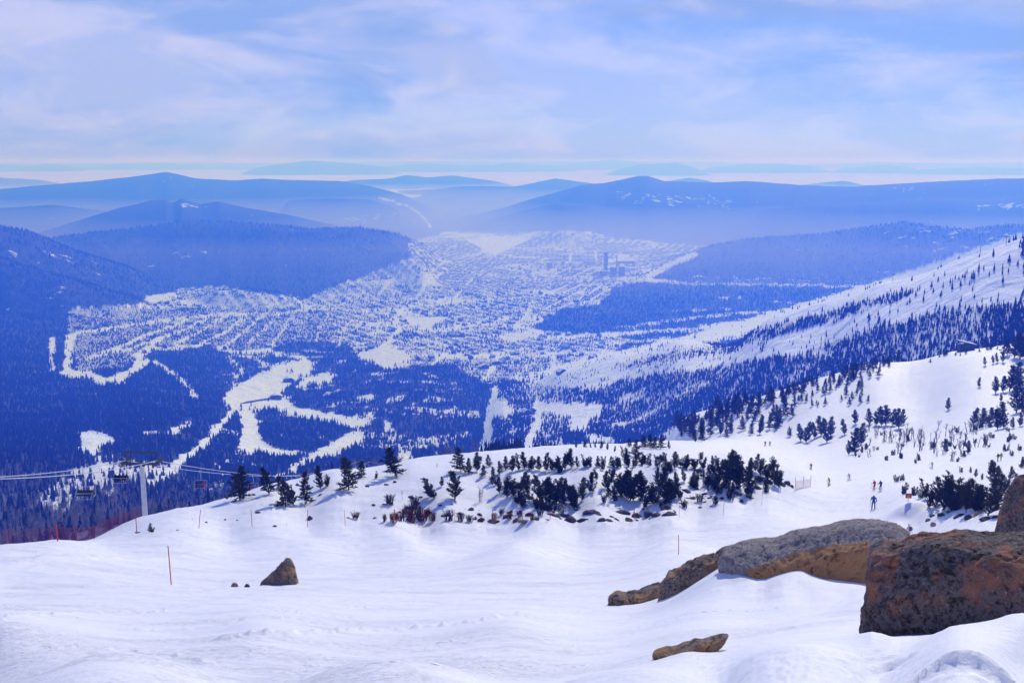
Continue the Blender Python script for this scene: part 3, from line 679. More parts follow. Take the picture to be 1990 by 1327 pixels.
def candidates(r0, r1, spacing, rng):
    n = int(0.5 * math.radians(64) * (r1 ** 2 - r0 ** 2) / spacing ** 2)
    r = np.sqrt(rng.uniform(r0 ** 2, r1 ** 2, n)); a = rng.uniform(-math.radians(32), math.radians(32), n)
    return np.sin(a) * r, np.cos(a) * r
def wood(bands, seed, town=False):
    rng = np.random.default_rng(seed); out = []
    for r0, r1, sp, h0, h1 in bands:
        x, y = candidates(r0, r1, sp, rng); z = val_z(x, y)
        d, t, fs = cover(x, y, z)
        h = rng.uniform(h0, h1, x.size) * (0.8 + .5 * fbm(x / 120, y / 120, 2) + .15)
        h = np.where(rng.random(x.size) < .1, h * 1.35, h)
        h = np.where((np.degrees(np.arctan2(x, y)) > 1) & (np.hypot(x, y) < 2600), h * .72, h)
        clump = 0.5 + 1.1 * fbm(x / 45, y / 45, 2)
        keep = rng.random(x.size) < np.where(d > .9, d, np.where(d < .12, d, d * np.clip(clump * 2, 0.1, 1.6)))
        if town: keep = rng.random(x.size) < np.clip(d * 1.7, 0, .95)
        keep &= (t > .5) == town
        keep &= ~hidden(x, y, z + h * 1.1)
        # the near slope has trees of its own
        out.append(np.stack([x, y, z - .3, h], 1)[keep])
    return np.concatenate(out)
_T = wood([(430, 1000, 5.2, 6, 10.5), (1000, 2000, 6.5, 7, 12), (2000, 3300, 9, 8, 13.5), (3300, 4600, 13, 9, 15), (4600, 6200, 19, 11, 17), (6200, 7600, 32, 12, 18)], 11)
_T = np.concatenate([_T, wood([(2700, 4000, 9, 5.5, 9.5), (4000, 5600, 12, 6, 11), (5600, 8600, 19, 7, 12)], 13, True), (lambda q: q[(np.degrees(np.arctan2(q[:, 0], q[:, 1])) > 3)])(wood([(700, 1500, 5, 7, 12), (1500, 2400, 6.5, 8, 12)], 12))])
_rng = np.random.default_rng(5); _n = len(_T)
_az = np.degrees(np.arctan2(_T[:, 0], _T[:, 1])); _rr = np.hypot(_T[:, 0], _T[:, 1])
_isb = (_rng.random(_n) < np.clip(.9 - (_rr - 500) / 900, .04, .8) * (_az < -2)) & (_rr < 2200)
_T0 = _T
def put_wood(name, T, protos, label, wmin=.8, wmax=1.25):
    n = len(T); rg = np.random.default_rng(n)
    h = T[:, 3]; w = h * rg.uniform(wmin, wmax, n)
    scatter(name, T[:, :3], np.stack([w, w, h], 1), np.stack([rg.normal(0, .03, n), rg.normal(0, .03, n), rg.uniform(0, 6.28, n)], 1), rg.integers(0, len(protos), n), protos, label, 'forest')
_spur_t = val_z(_T[:, 0], _T[:, 1]); _sp = bilin(_zs, _va, np.log(_vr), np.arctan2(_T[:, 0], _T[:, 1]), _rr) > bilin(_zv, _va, np.log(_vr), np.arctan2(_T[:, 0], _T[:, 1]), _rr) - 5
put_wood('valley_forest', _T[~_isb & ~_sp], P_SPR, 'dark conifer forest covering the valley floor and lower hills')
put_wood('bare_forest', _T[_isb & ~_sp], P_BARE, 'grey leafless wood below the chairlift at the slope foot')
put_wood('spur_forest', _T[_sp], P_SPR, 'spiky conifer forest on the flank of the facing spur', .7, 1.0)
print('trees', _n, 'spur', _sp.sum(), 'bare', _isb.sum())

# ------------------------------------------------------------------ houses of the town
wall_ms = [mat('timber_wall', (.10, .075, .06), .8, .2), mat('grey_wall', (.22, .22, .24), .8, .2), mat('brown_wall', (.14, .09, .07), .8, .2)]
roof_snow = mat('roof_snow', (.84, .86, .90), .8, .1)
roof_m = [mat('red_roof', (.22, .06, .05), .6, .3), mat('blue_roof', (.10, .16, .28), .5, .3)]
def house_mesh(w, d, h, rh, wm, rm, ov=.5):
    V = [(-w/2,-d/2,-3),(w/2,-d/2,-3),(w/2,d/2,-3),(-w/2,d/2,-3),(-w/2,-d/2,h),(w/2,-d/2,h),(w/2,d/2,h),(-w/2,d/2,h),(0,-d/2,h+rh),(0,d/2,h+rh)]
    Fc = [[0,1,5,4],[1,2,6,5],[2,3,7,6],[3,0,4,7],[4,5,8],[6,7,9]]; mi = [0]*6
    o = ov; k = rh / (w / 2); b = len(V)
    for s in (-1, 1):
        i = len(V); e = s * (w / 2 + o); ze = h - o * k
        V += [(0,-d/2-o,h+rh+.12),(0,d/2+o,h+rh+.12),(e,d/2+o,ze+.12),(e,-d/2-o,ze+.12),(0,-d/2-o,h+rh+.55),(0,d/2+o,h+rh+.55),(e,d/2+o,ze+.5),(e,-d/2-o,ze+.5)]
        Fc += [[i,i+1,i+2,i+3],[i+4,i+5,i+6,i+7],[i+2,i+3,i+7,i+6],[i,i+3,i+7,i+4],[i+1,i+2,i+6,i+5]]; mi += [1]*5
    # chimney
    i = len(V); c = .45; cx, cy = w * .2, d * .15
    V += [(cx-c,cy-c,h),(cx+c,cy-c,h),(cx+c,cy+c,h),(cx-c,cy+c,h),(cx-c,cy-c,h+rh+1.2),(cx+c,cy-c,h+rh+1.2),(cx+c,cy+c,h+rh+1.2),(cx-c,cy+c,h+rh+1.2)]
    Fc += [[i,i+1,i+5,i+4],[i+1,i+2,i+6,i+5],[i+2,i+3,i+7,i+6],[i+3,i,i+4,i+7],[i+4,i+5,i+6,i+7]]; mi += [0]*5
    me = bpy.data.meshes.new('house'); me.from_pydata(V, [], Fc); me.materials.append(wm); me.materials.append(rm)
    me.polygons.foreach_set('material_index', np.array(mi, np.int32)); me.update(); return me
HM = [house_mesh(9, 11, 5, 4, wall_ms[0], roof_snow), house_mesh(11, 14, 6, 4, wall_ms[1], roof_snow), house_mesh(8, 9, 4, 3.5, wall_ms[2], roof_snow), house_mesh(12, 22, 8, 4, wall_ms[1], roof_snow), house_mesh(10, 12, 6, 4.5, wall_ms[0], roof_m[0]), house_mesh(10, 14, 6, 4, wall_ms[2], roof_m[1])]
_rng = np.random.default_rng(21)
_x, _y = candidates(2500, 8600, 34, _rng); _z = val_z(_x, _y); _d, _t, _f = cover(_x, _y, _z, .4)
_keep = (_t > .5) & ~hidden(_x, _y, _z + 6) & (_rng.random(_x.size) < np.where(_d > .6, .10, .50) * np.clip(.55 + 1.6 * fbm(_x / 220, _y / 220, 2), .15, 1) * np.clip(1.25 - (np.hypot(_x, _y) - 3000) / 9000, .4, 1)) & (np.abs(np.degrees(np.arctan2(_x, _y))) < 28)
_H = np.stack([_x, _y, _z], 1)[_keep]; _H = _H[np.argsort(np.hypot(_H[:, 0], _H[:, 1]))]
print('houses', len(_H))
_pk = _rng.choice(6, len(_H), p=[.3, .2, .25, .1, .08, .07]); _rz = np.where(_rng.random(len(_H)) < .5, .7, .7 + 1.57) + _rng.normal(0, .12, len(_H)); _sc = _rng.uniform(.9, 1.35, len(_H))
for i in range(min(300, len(_H))):
    h = add('village_house', HM[_pk[i]], label=['tiny timber house with snowy roof', 'tiny grey house with snowy roof', 'tiny brown hut with snowy roof', 'long grey house with snowy roof', 'tiny timber house with red roof', 'tiny brown house with blue roof'][_pk[i]] + ' in the village below the ski runs', cat='house', group='houses of the village below the ski runs', loc=_H[i])
    h.rotation_euler = (0, 0, _rz[i]); h.scale = (_sc[i],) * 3
_k = slice(300, None); _m = len(_H) - 300
if _m > 0:
    scatter('distant_town', _H[_k], np.repeat(_sc[_k, None] * .95, 3, 1), np.stack([np.zeros(_m), np.zeros(_m), _rz[_k]], 1), _pk[_k], [proto('house_prototype', m) for m in HM], 'far town of snow-roofed houses spread across the valley', 'town')
from mathutils import noise as mnoise
# ------------------------------------------------------------------ snow sculpture on the near slope
def gpts(pix): return [near_ground(u, v)[0] for u, v in pix]
def add_ridge(pix, h, w, lump=0.0, ls=.25):
    P = gpts(pix); d = np.full(NX.shape, 1e9)
    P = np.array(P); lo, hi = P[:, :2].min(0) - w * 5, P[:, :2].max(0) + w * 5
    m = (NX > lo[0]) & (NX < hi[0]) & (NY > lo[1]) & (NY < hi[1]); x, y = NX[m], NY[m]; dd = np.full(x.shape, 1e9)
    for a, b in zip(P[:-1], P[1:]):
        L = (b[:2] - a[:2]) @ (b[:2] - a[:2]) + 1e-9; t = np.clip(((x - a[0]) * (b[0] - a[0]) + (y - a[1]) * (b[1] - a[1])) / L, 0, 1)
        dd = np.minimum(dd, np.hypot(x - a[0] - t * (b[0] - a[0]), y - a[1] - t * (b[1] - a[1])))
    g = np.exp(-(dd / w) ** 2); hh = h * (1 + lump * np.clip(3 * fbm(x / ls, y / ls, 2), -1, 1.5))
    NZ[m] += g * hh
def add_mound(u, v, rx, ry, h, p=2.0, rot=0.0, off=(0, 0)):
    c = near_ground(u, v)[0]; ca, sa = math.cos(rot), math.sin(rot)
    dx, dy = NX - c[0] - off[0], NY - c[1] - off[1]; a = (dx * ca + dy * sa) / rx; b = (-dx * sa + dy * ca) / ry
    q = np.hypot(a, b); NZ[:] += h * np.exp(-q ** p)
add_ridge([(430,1243),(560,1232),(700,1224),(830,1218),(930,1207),(1020,1199)], .055, .13, .9, .22)
add_ridge([(250,1222),(420,1216),(600,1206)], .03, .10, .9, .2)
add_ridge([(0,1205),(160,1190),(330,1186)], .035, .10, 1, .2)
add_ridge([(0,1100),(200,1085),(420,1070),(700,1060)], .09, .5, .6, .8)
add_ridge([(300,1048),(420,1044),(560,1050)], -.10, .5, .4, .8)
add_ridge([(700,1022),(900,1023),(1100,1020),(1300,1015)], .25, .9, .5, 1.2)
add_ridge([(600,1180),(800,1172),(1050,1160)], -.03, .18, .8, .4)
add_ridge([(100,1255),(260,1262),(420,1290)], .03, .12, .9, .25)
add_mound(110, 1290, .9, .35, -.06); add_mound(275, 1265, .7, .3, -.05)
# drifts at the boulders
add_mound(1690, 1180, .9, .4, .20, rot=.5); add_mound(1340, 1152, 1.2, .6, .12)
add_mound(1772, 998, 2.0, 1.6, 1.35, 2.6); add_mound(1745, 1000, 1.2, 1.0, .5); add_mound(1800, 1003, 1.6, 1.0, .5)
# wind scoop with a sharp lip in the near drift
_c = near_ground(1875, 1285)[0]
_dx, _dy = NX - _c[0], NY - _c[1]; _q = np.hypot(_dx / .42, (_dy + .05) / .33)
NZ[:] += np.where(_q < 1, -.11 * (1 - _q ** 4), .022 * np.exp(-((_q - 1) / .35) ** 2))
_c = near_ground(1745, 1290)[0]; _dx, _dy = NX - _c[0], NY - _c[1]; _q = np.hypot(_dx / .16, _dy / .14)
NZ[:] += np.where(_q < 1, -.05 * (1 - _q ** 4), .012 * np.exp(-((_q - 1) / .3) ** 2))
_m = (R_ < 12); _u, _v = project(NX, NY, NZ)
_k = np.exp(-((_u - 1640) / 260) ** 2 - ((_v - 1310) / 45) ** 2) * _m
NZ[:] += _k * .035 * fbm(NX / .12, NY / .09, 4, .6)
# wind-packed crust everywhere near
_crust = np.clip((30 - R_) / 20, 0, 1) * np.clip(.4 + 1.8 * fbm(NX / 3.1 + 7, NY / 1.9, 2), 0, 1)
NZ[:] += _crust * .012 * fbm(NX / .22, NY / .12, 3, .6)
# skied-out piste: long shallow tracks winding down and across
_pis = np.clip((R_ - 20) / 20, 0, 1) * np.clip((430 - R_) / 100, 0, 1)
_w1 = NX * .5 + NY * .86 + 6 * fbm(NX / 60, NY / 60, 2); _w2 = NX * -.75 + NY * .66 + 6 * fbm(NX / 50 + 9, NY / 50, 2); _w3 = NX * .15 + NY + 5 * fbm(NX / 70 + 3, NY / 40, 2)
_tr = np.zeros_like(NX)
for _w, _s, _f in ((_w1, 1.7, .5), (_w2, 2.3, .4), (_w3, 1.2, .8)):
    _tr += _f * np.clip(fbm(_w / _s, _w * 0 + fbm(NX / 90, NY / 90, 1) * .8, 2), -.6, .25)
NZ[:] += _pis * .07 * _tr * np.clip(.35 + 1.5 * fbm(NX / 25 + 4, NY / 25, 2), .1, 1)

snow_m = bpy.data.materials.new('snow'); snow_m.use_nodes = True
_nt = snow_m.node_tree; _b = _nt.nodes['Principled BSDF']
_b.inputs['Roughness'].default_value = .62; _b.inputs['Specular IOR Level'].default_value = .25
_tc = _nt.nodes.new('ShaderNodeTexCoord')
def _noise(scale, detail=8, vec=(1, 1, 1), rough=.6):
    mp_ = _nt.nodes.new('ShaderNodeMapping'); mp_.inputs['Scale'].default_value = vec; _nt.links.new(_tc.outputs['Object'], mp_.inputs['Vector'])
    n = _nt.nodes.new('ShaderNodeTexNoise'); n.inputs['Scale'].default_value = scale; n.inputs['Detail'].default_value = detail; n.inputs['Roughness'].default_value = rough
    _nt.links.new(mp_.outputs['Vector'], n.inputs['Vector']); return n
_nc = _noise(.35, 8, (.4, 1.6, 1))
_rc = _nt.nodes.new('ShaderNodeValToRGB'); _rc.color_ramp.elements[0].position = .3; _rc.color_ramp.elements[0].color = (.80, .83, .89, 1); _rc.color_ramp.elements[1].position = .65; _rc.color_ramp.elements[1].color = (.90, .91, .94, 1)
_nt.links.new(_nc.outputs['Fac'], _rc.inputs['Fac']); _nt.links.new(_rc.outputs['Color'], _b.inputs['Base Color'])
_bb = None
for _sc, _vec, _st, _di in ((.4, (.6, 1.2, 1), .3, .3), (2.2, (.7, 1.2, 1), .22, .07), (9, (.8, 1.2, 1), .4, .03), (30, (1, 1, 1), .5, .015), (140, (1, 1, 1), .35, .004)):
    _n = _noise(_sc, 6, _vec); _bp = _nt.nodes.new('ShaderNodeBump'); _bp.inputs['Strength'].default_value = _st; _bp.inputs['Distance'].default_value = _di
    _nt.links.new(_n.outputs['Fac'], _bp.inputs['Height'])
    if _bb: _nt.links.new(_bb.outputs['Normal'], _bp.inputs['Normal'])
    _bb = _bp
def _chain(sock, st, di):
    global _bb
    bp = _nt.nodes.new('ShaderNodeBump'); bp.inputs['Strength'].default_value = st; bp.inputs['Distance'].default_value = di
    _nt.links.new(sock, bp.inputs['Height']); _nt.links.new(_bb.outputs['Normal'], bp.inputs['Normal']); _bb = bp
def _mr(sock, a, b, lo=0.0, hi=1.0):
    r = _nt.nodes.new('ShaderNodeMapRange'); r.inputs['From Min'].default_value = a; r.inputs['From Max'].default_value = b; r.inputs['To Min'].default_value = lo; r.inputs['To Max'].default_value = hi; _nt.links.new(sock, r.inputs['Value']); return r.outputs['Result']
# wind crust: crisp little scarps
def _mul(x, y):
    m = _nt.nodes.new('ShaderNodeMath'); m.operation = 'MULTIPLY'; _nt.links.new(x, m.inputs[0]); _nt.links.new(y, m.inputs[1]); return m.outputs[0]
_pm = _mr(_noise(.22, 6, (.45, 1.2, 1), .6).outputs['Fac'], .50, .60)
_chain(_mul(_mr(_noise(.9, 10, (.5, 1.1, 1), .66).outputs['Fac'], .50, .53), _pm), .35, .05)
_chain(_mul(_mr(_noise(3.2, 9, (.6, 1.1, 1), .66).outputs['Fac'], .52, .56), _pm), .35, .03)
_chain(_mul(_mr(_noise(11, 8, (.7, 1.1, 1), .7).outputs['Fac'], .5, .6), _pm), .6, .02)
_vo = _nt.nodes.new('ShaderNodeTexVoronoi'); _vo.inputs['Scale'].default_value = 5.5; _nt.links.new(_tc.outputs['Object'], _vo.inputs['Vector'])
_lm = _nt.nodes.new('ShaderNodeMath'); _lm.operation = 'MULTIPLY'; _nt.links.new(_mr(_vo.outputs['Distance'], .34, .08), _lm.inputs[0]); _nt.links.new(_mr(_noise(.55, 6, (.3, 1.2, 1)).outputs['Fac'], .56, .66), _lm.inputs[1])
_chain(_lm.outputs[0], .9, .07)
# ski tracks: thin wandering grooves, fading in and out
for _ang, _sc2, _th in ((.10, .55, .93), (-.16, .8, .95), (.38, .5, .95), (-.55, .35, .95)):
    _mp = _nt.nodes.new('ShaderNodeMapping'); _mp.inputs['Rotation'].default_value = (0, 0, _ang); _nt.links.new(_tc.outputs['Object'], _mp.inputs['Vector'])
    _wv = _nt.nodes.new('ShaderNodeTexWave'); _wv.bands_direction = 'Y'; _wv.inputs['Scale'].default_value = _sc2; _wv.inputs['Distortion'].default_value = 7; _wv.inputs['Detail'].default_value = 3; _wv.inputs['Detail Scale'].default_value = .25; _wv.inputs['Detail Roughness'].default_value = .6
    _nt.links.new(_mp.outputs['Vector'], _wv.inputs['Vector'])
    _m1 = _nt.nodes.new('ShaderNodeMath'); _m1.operation = 'MULTIPLY'; _nt.links.new(_mr(_wv.outputs['Fac'], _th, 1.0), _m1.inputs[0]); _nt.links.new(_mr(_noise(.12, 4, (1, 1, 1)).outputs['Fac'], .47, .6), _m1.inputs[1])
    _chain(_m1.outputs[0], -.85, .05)
_nt.links.new(_bb.outputs['Normal'], _b.inputs['Normal'])
add('snow_slope', grid_mesh('snow_slope', NX, NY, NZ, [snow_m]), kind='structure')

# ------------------------------------------------------------------ boulders
def rock_material(name, c_main, c_rust, c_pale, rust=.55, pale=.62, sc=1.0, under=None, dk=.2):
    m = bpy.data.materials.new(name); m.use_nodes = True; nt = m.node_tree; b = nt.nodes['Principled BSDF']
    b.inputs['Roughness'].default_value = .8; b.inputs['Specular IOR Level'].default_value = .3
    tc_ = nt.nodes.new('ShaderNodeTexCoord')
    def nz(s, d=8, r=.6):
        n = nt.nodes.new('ShaderNodeTexNoise'); n.inputs['Scale'].default_value = s * sc; n.inputs['Detail'].default_value = d; n.inputs['Roughness'].default_value = r
        nt.links.new(tc_.outputs['Object'], n.inputs['Vector']); return n
    def ramp(src, lo, hi):
        r = nt.nodes.new('ShaderNodeMapRange'); r.inputs['From Min'].default_value = lo; r.inputs['From Max'].default_value = hi; nt.links.new(src, r.inputs['Value']); return r.outputs['Result']
    def mix(a, bcol, f):
        x = nt.nodes.new('ShaderNodeMix'); x.data_type = 'RGBA'; nt.links.new(f, x.inputs['Factor'])
        if isinstance(a, tuple): x.inputs['A'].default_value = (*a, 1)
        else: nt.links.new(a, x.inputs['A'])
        x.inputs['B'].default_value = (*bcol, 1); return x.outputs['Result']
    n1, n2, n3 = nz(1.6, 10, .68), nz(15, 11, .78), nz(24, 10, .8)
    dark = tuple(c * dk for c in c_main)  # dark mottling, with the shade of pits put into the colour
    col = mix(c_main, dark, ramp(n2.outputs['Fac'], .47, .57))
    f = ramp(n1.outputs['Fac'], rust, rust + .12)
    if under is not None:
        at = nt.nodes.new('ShaderNodeAttribute'); at.attribute_name = 'fresh'
        nw = nz(7, 6, .7); sm_ = nt.nodes.new('ShaderNodeMath'); sm_.operation = 'MULTIPLY_ADD'; sm_.inputs[1].default_value = 1.6; nt.links.new(nw.outputs['Fac'], sm_.inputs[0]); nt.links.new(at.outputs['Fac'], sm_.inputs[2])
        ad = nt.nodes.new('ShaderNodeMath'); ad.operation = 'MAXIMUM'; ad.use_clamp = True; nt.links.new(f, ad.inputs[0]); nt.links.new(ramp(sm_.outputs[0], 1.15, 1.45), ad.inputs[1]); f = ad.outputs[0]
    col = mix(col, c_rust, f)
    col = mix(col, c_pale, ramp(n3.outputs['Fac'], pale, pale + .06))  # pale specks: lichen, and bright glints put into the colour
    nt.links.new(col, b.inputs['Base Color'])
    pv = None
    for s, st, di in ((3, 1, .16), (11, 1, .07), (40, .9, .02), (120, .7, .006)):
        n = nz(s, 8, .65); bp = nt.nodes.new('ShaderNodeBump'); bp.inputs['Strength'].default_value = st; bp.inputs['Distance'].default_value = di
        nt.links.new(n.outputs['Fac'], bp.inputs['Height'])
        if pv: nt.links.new(pv.outputs['Normal'], bp.inputs['Normal'])
        pv = bp
    nt.links.new(pv.outputs['Normal'], b.inputs['Normal'])
    return m
rk_dark = rock_material('rock_dark_purple', (.21, .17, .175), (.42, .18, .11), (.62, .60, .66), .50, .59)
rk_grey = rock_material('rock_grey_ochre', (.42, .37, .37), (.56, .29, .13), (.58, .55, .55), .62, .62, under=True, dk=.45)
rk_brown = rock_material('rock_brown', (.36, .27, .21), (.52, .28, .12), (.62, .58, .56), .5, .60)
rk_ground = rock_material('rock_dusky', (.10, .085, .085), (.19, .08, .06), (.28, .27, .29), .55, .66)
rk_red = rock_material('rock_red', (.15, .06, .045), (.24, .09, .06), (.25, .2, .2), .45, .7)

def outline_rock(name, pix, r, depth, m, label, base_drop=.5, rough=.05, seed=1, n=110, rings=34, fresh=None, tilt=0.0, power=2.4, facet=.0):
    """boulder whose silhouette follows the photographed outline at its own range, rounded through a real depth"""
    P = np.array([world_pt(u, v, r) for u, v in pix]); c0 = P.mean(0)
    az = math.atan2(c0[0], c0[1]); ex = np.array([math.cos(az), -math.sin(az), 0]); ey = np.array([math.sin(az), math.cos(az), 0])
    q = np.stack([(P - c0) @ ex, (P - c0)[:, 2]], 1)
    # close the underside below the snow
    lo = q[:, 1].min() - base_drop; q = np.concatenate([q, [[q[-1, 0], lo], [q[0, 0], lo]]])
    seg = np.linalg.norm(np.diff(np.vstack([q, q[:1]]), axis=0), axis=1); s = np.concatenate([[0], np.cumsum(seg)])
    t = np.linspace(0, s[-1], n, endpoint=False); qq = np.vstack([q, q[:1]]); o = np.stack([np.interp(t, s, qq[:, 0]), np.interp(t, s, qq[:, 1])], 1)
    k = np.array([.25, .5, .25]); o = np.stack([np.convolve(np.concatenate([o[-1:, i], o[:, i], o[:1, i]]), k, 'valid') for i in range(2)], 1)
    cx = o.mean(0); cx[1] = lo + (o[:, 1].max() - lo) * .35
    V = []
    for j in range(rings + 1):
        tt = -math.cos(math.pi * j / rings); sc = (1 - abs(tt) ** power) ** (1 / power) if abs(tt) < 1 else 0.0
        sc = max(sc, .03)
        for a in o:
            d = cx + (a - cx) * sc
            V.append(ex * d[0] + ey * (tt * depth + tilt * (d[1] - lo)) + np.array([0, 0, d[1]]))
    V = np.array(V); idx = np.arange((rings + 1) * n).reshape(rings + 1, n); nx = np.roll(idx, -1, 1)
    Fq = np.stack([idx[:-1], nx[:-1], nx[1:], idx[1:]], -1).reshape(-1, 4)
    ctr = np.array([0, 0, cx[1]]); hgt = o[:, 1].max() - lo
    rgp = random.Random(seed * 13); pl = []
    for _ in range(int(26 * min(1, facet * 3)) if facet else 0):
        d = Vector((rgp.uniform(-1, 1), -abs(rgp.gauss(0, .9)) - .15, rgp.uniform(-.5, .9))).normalized()
        sup = max((Vector(v) - Vector(ctr)).dot(d) for v in V[::7]); pl.append((d, sup * rgp.uniform(.80, .97)))
    W = np.empty_like(V)
    for i, v in enumerate(V):
        p0 = Vector(v) - Vector(ctr)
        for d, k in pl:
            ex_ = p0.dot(d) - k
            if ex_ > 0: p0 -= d * ex_ * .85
        p = p0 + Vector((seed * 7.1, 0, 0)); dr = p0.normalized()
        h = mnoise.fractal(p * 1.4, .9, 2.1, 3) * .55 + (mnoise.ridged_multi_fractal(p * 3.2, .9, 2.2, 4, 1.0, 2.0) - 1.1) * .28 + mnoise.fractal(p * 9, .7, 2.1, 4) * .28
        cr_ = abs(mnoise.fractal(p * 1.7 + Vector((9, 3, 1)), .9, 2.0, 3)); h -= .9 * max(0, 1 - cr_ / .035) * (1 if facet else .3)
        W[i] = np.array(p0 + Vector(ctr)) + np.array(dr) * h * rough
    me = mesh_np(name, W, Fq, [m])
    if fresh is not None:
        u, v = project(*(W + c0).T); f = sample(np.maximum.reduce([poly_mask(pp) for pp in fresh]).astype(np.float32), u, v)
        pt_attr(me, 'fresh', f)
    o_ = add(name, me, label=label, cat='rock', loc=c0)
    return o_
_bb0 = outline_rock('boulder', [(1684,1222),(1676,1190),(1677,1150),(1682,1110),(1683,1075),(1694,1054),(1730,1050),(1760,1042),(1800,1030),(1850,1026),(1900,1028),(1960,1030),(2040,1036),(2110,1060),(2150,1120),(2160,1200)], 12.3, .70, rk_dark, 'big dark purple boulder with rusty edge at the bottom right corner', .7, .085, 3, 260, 84, facet=.6, power=4.5, tilt=.10); _bb0.location.z -= .20
outline_rock('boulder', [(1394,1124),(1393,1100),(1404,1084),(1440,1074),(1500,1067),(1540,1057),(1600,1046),(1660,1038),(1710,1038),(1760,1048),(1800,1075),(1800,1150),(1700,1150),(1640,1150),(1590,1140),(1530,1140),(1490,1140),(1430,1130)], 22.6, 1.15, rk_grey, 'long grey boulder with ochre underside behind the dark boulder', .4, .10, 9, 260, 70, fresh=[[(1535,1076),(1620,1058),(1690,1052),(1690,1150),(1600,1150),(1560,1130),(1535,1110)], [(1450,1106),(1535,1082),(1540,1110),(1500,1145),(1460,1140)]], facet=.3, power=2.6, tilt=.35)
outline_rock('boulder', [(1278,1164),(1282,1138),(1300,1118),(1318,1112),(1335,1098),(1352,1092),(1372,1084),(1398,1080),(1400,1070),(1425,1065),(1458,1069),(1440,1092),(1400,1108),(1360,1130),(1330,1147)], 25.6, .7, rk_brown, 'knobbly brown rock spur running left from the long boulder', .5, .16, 4, 200, 50, facet=.7, power=3)
outline_rock('rock', [(1181,1177),(1182,1162),(1195,1153),(1215,1156),(1230,1152),(1250,1152),(1265,1146),(1282,1142),(1290,1160),(1240,1162),(1212,1168)], 27.0, .5, rk_brown, 'low flat brown rock at the tip of the spur', .3, .10, 6, 140, 36, facet=.5, power=3)
outline_rock('rock', [(1240,1152),(1258,1142),(1282,1134),(1290,1150)], 27.9, .4, rk_ground, 'small mossy rock wedged beside the low flat rock', .3, .08, 14, 80, 24, facet=.4)
outline_rock('rock', [(1266,1272),(1285,1266),(1300,1267),(1325,1257),(1340,1254),(1352,1246),(1372,1244),(1390,1241),(1418,1238),(1416,1247),(1396,1253),(1385,1268),(1345,1266),(1310,1269)], 11.5, .22, rk_brown, 'thin brown rock poking out of the snow below the big boulders', .15, .05, 8, 160, 36, facet=.5, power=3)
outline_rock('boulder', [(505,1137),(530,1117),(548,1098),(560,1086),(568,1089),(574,1110),(580,1137)], 42.6, .65, rk_brown, 'pointed brown boulder standing alone on the open snow', .4, .12, 12, 130, 40, facet=.6, power=3)
outline_rock('boulder', [(1934,1032),(1940,1002),(1952,967),(1962,940),(1975,928),(2000,924),(2040,937),(2060,982),(2065,1042)], 27.4, .7, rk_dark, 'tall grey boulder cut by the right edge above the dark one', 2.5, .13, 21, 160, 50, facet=.6, power=3.5)
outline_rock('rock', [(448,1138),(452,1132),(460,1133),(463,1138)], 41.9, .12, rk_brown, 'palm-sized brown stone beside the pointed boulder', .1, .02, 5, 30, 10, facet=.4)
outline_rock('rock', [(474,1139),(478,1134),(484,1135),(486,1139)], 41.6, .10, rk_ground, 'dark pebble between the brown stone and the pointed boulder', .1, .02, 15, 30, 10, facet=.4)
outline_rock('rock', [(224,1332),(235,1325),(252,1324),(262,1332)], 10.4, .08, rk_brown, 'brown stone tip cut by the bottom edge, left of its twin', .15, .01, 18, 40, 12)
outline_rock('rock', [(304,1332),(318,1325),(345,1325),(360,1332)], 10.4, .09, rk_brown, 'wider brown stone tip cut by the bottom edge', .15, .01, 19, 40, 12)

# ------------------------------------------------------------------ scattered rocks
def rock_proto(seed, m, flat=.7):
    bm = bmesh.new(); bmesh.ops.create_icosphere(bm, subdivisions=3, radius=1)
    rg = random.Random(seed); s = Vector((rg.uniform(.8, 1.3), rg.uniform(.7, 1.1), flat * rg.uniform(.8, 1.2)))
    planes = [(Vector((rg.uniform(-1, 1), rg.uniform(-1, 1), rg.uniform(-.2, 1))).normalized(), rg.uniform(.55, .85)) for _ in range(9)]
    for v in bm.verts:
        c = v.co.copy()
        for nrm, d in planes:
            k = c.dot(nrm) - d
            if k > 0: c -= nrm * k
        c += c.normalized() * (mnoise.fractal(c * 2.2 + Vector((seed * 3.3, 0, 0)), .8, 2, 4) * .16)
        v.co = Vector((c.x * s.x, c.y * s.y, c.z * s.z))
    me = bpy.data.meshes.new('rock'); bm.to_mesh(me); bm.free(); me.materials.append(m)
    for p in me.polygons: p.use_smooth = False
    return me
RP = {'dusky': [rock_proto(i, rk_ground) for i in range(1, 6)], 'red': [rock_proto(i, rk_red) for i in range(11, 14)], 'brown': [rock_proto(i, rk_brown) for i in range(21, 23)]}
ORD = ['first', 'second', 'third', 'fourth', 'fifth', 'sixth', 'seventh', 'eighth', 'ninth', 'tenth', 'eleventh', 'twelfth', 'thirteenth', 'fourteenth', 'fifteenth', 'sixteenth', 'seventeenth', 'eighteenth', 'nineteenth', 'twentieth', 'twenty-first', 'twenty-second', 'twenty-third', 'twenty-fourth', 'twenty-fifth', 'twenty-sixth', 'twenty-seventh', 'twenty-eighth', 'twenty-ninth', 'thirtieth', 'thirty-first', 'thirty-second', 'thirty-third', 'thirty-fourth', 'thirty-fifth']
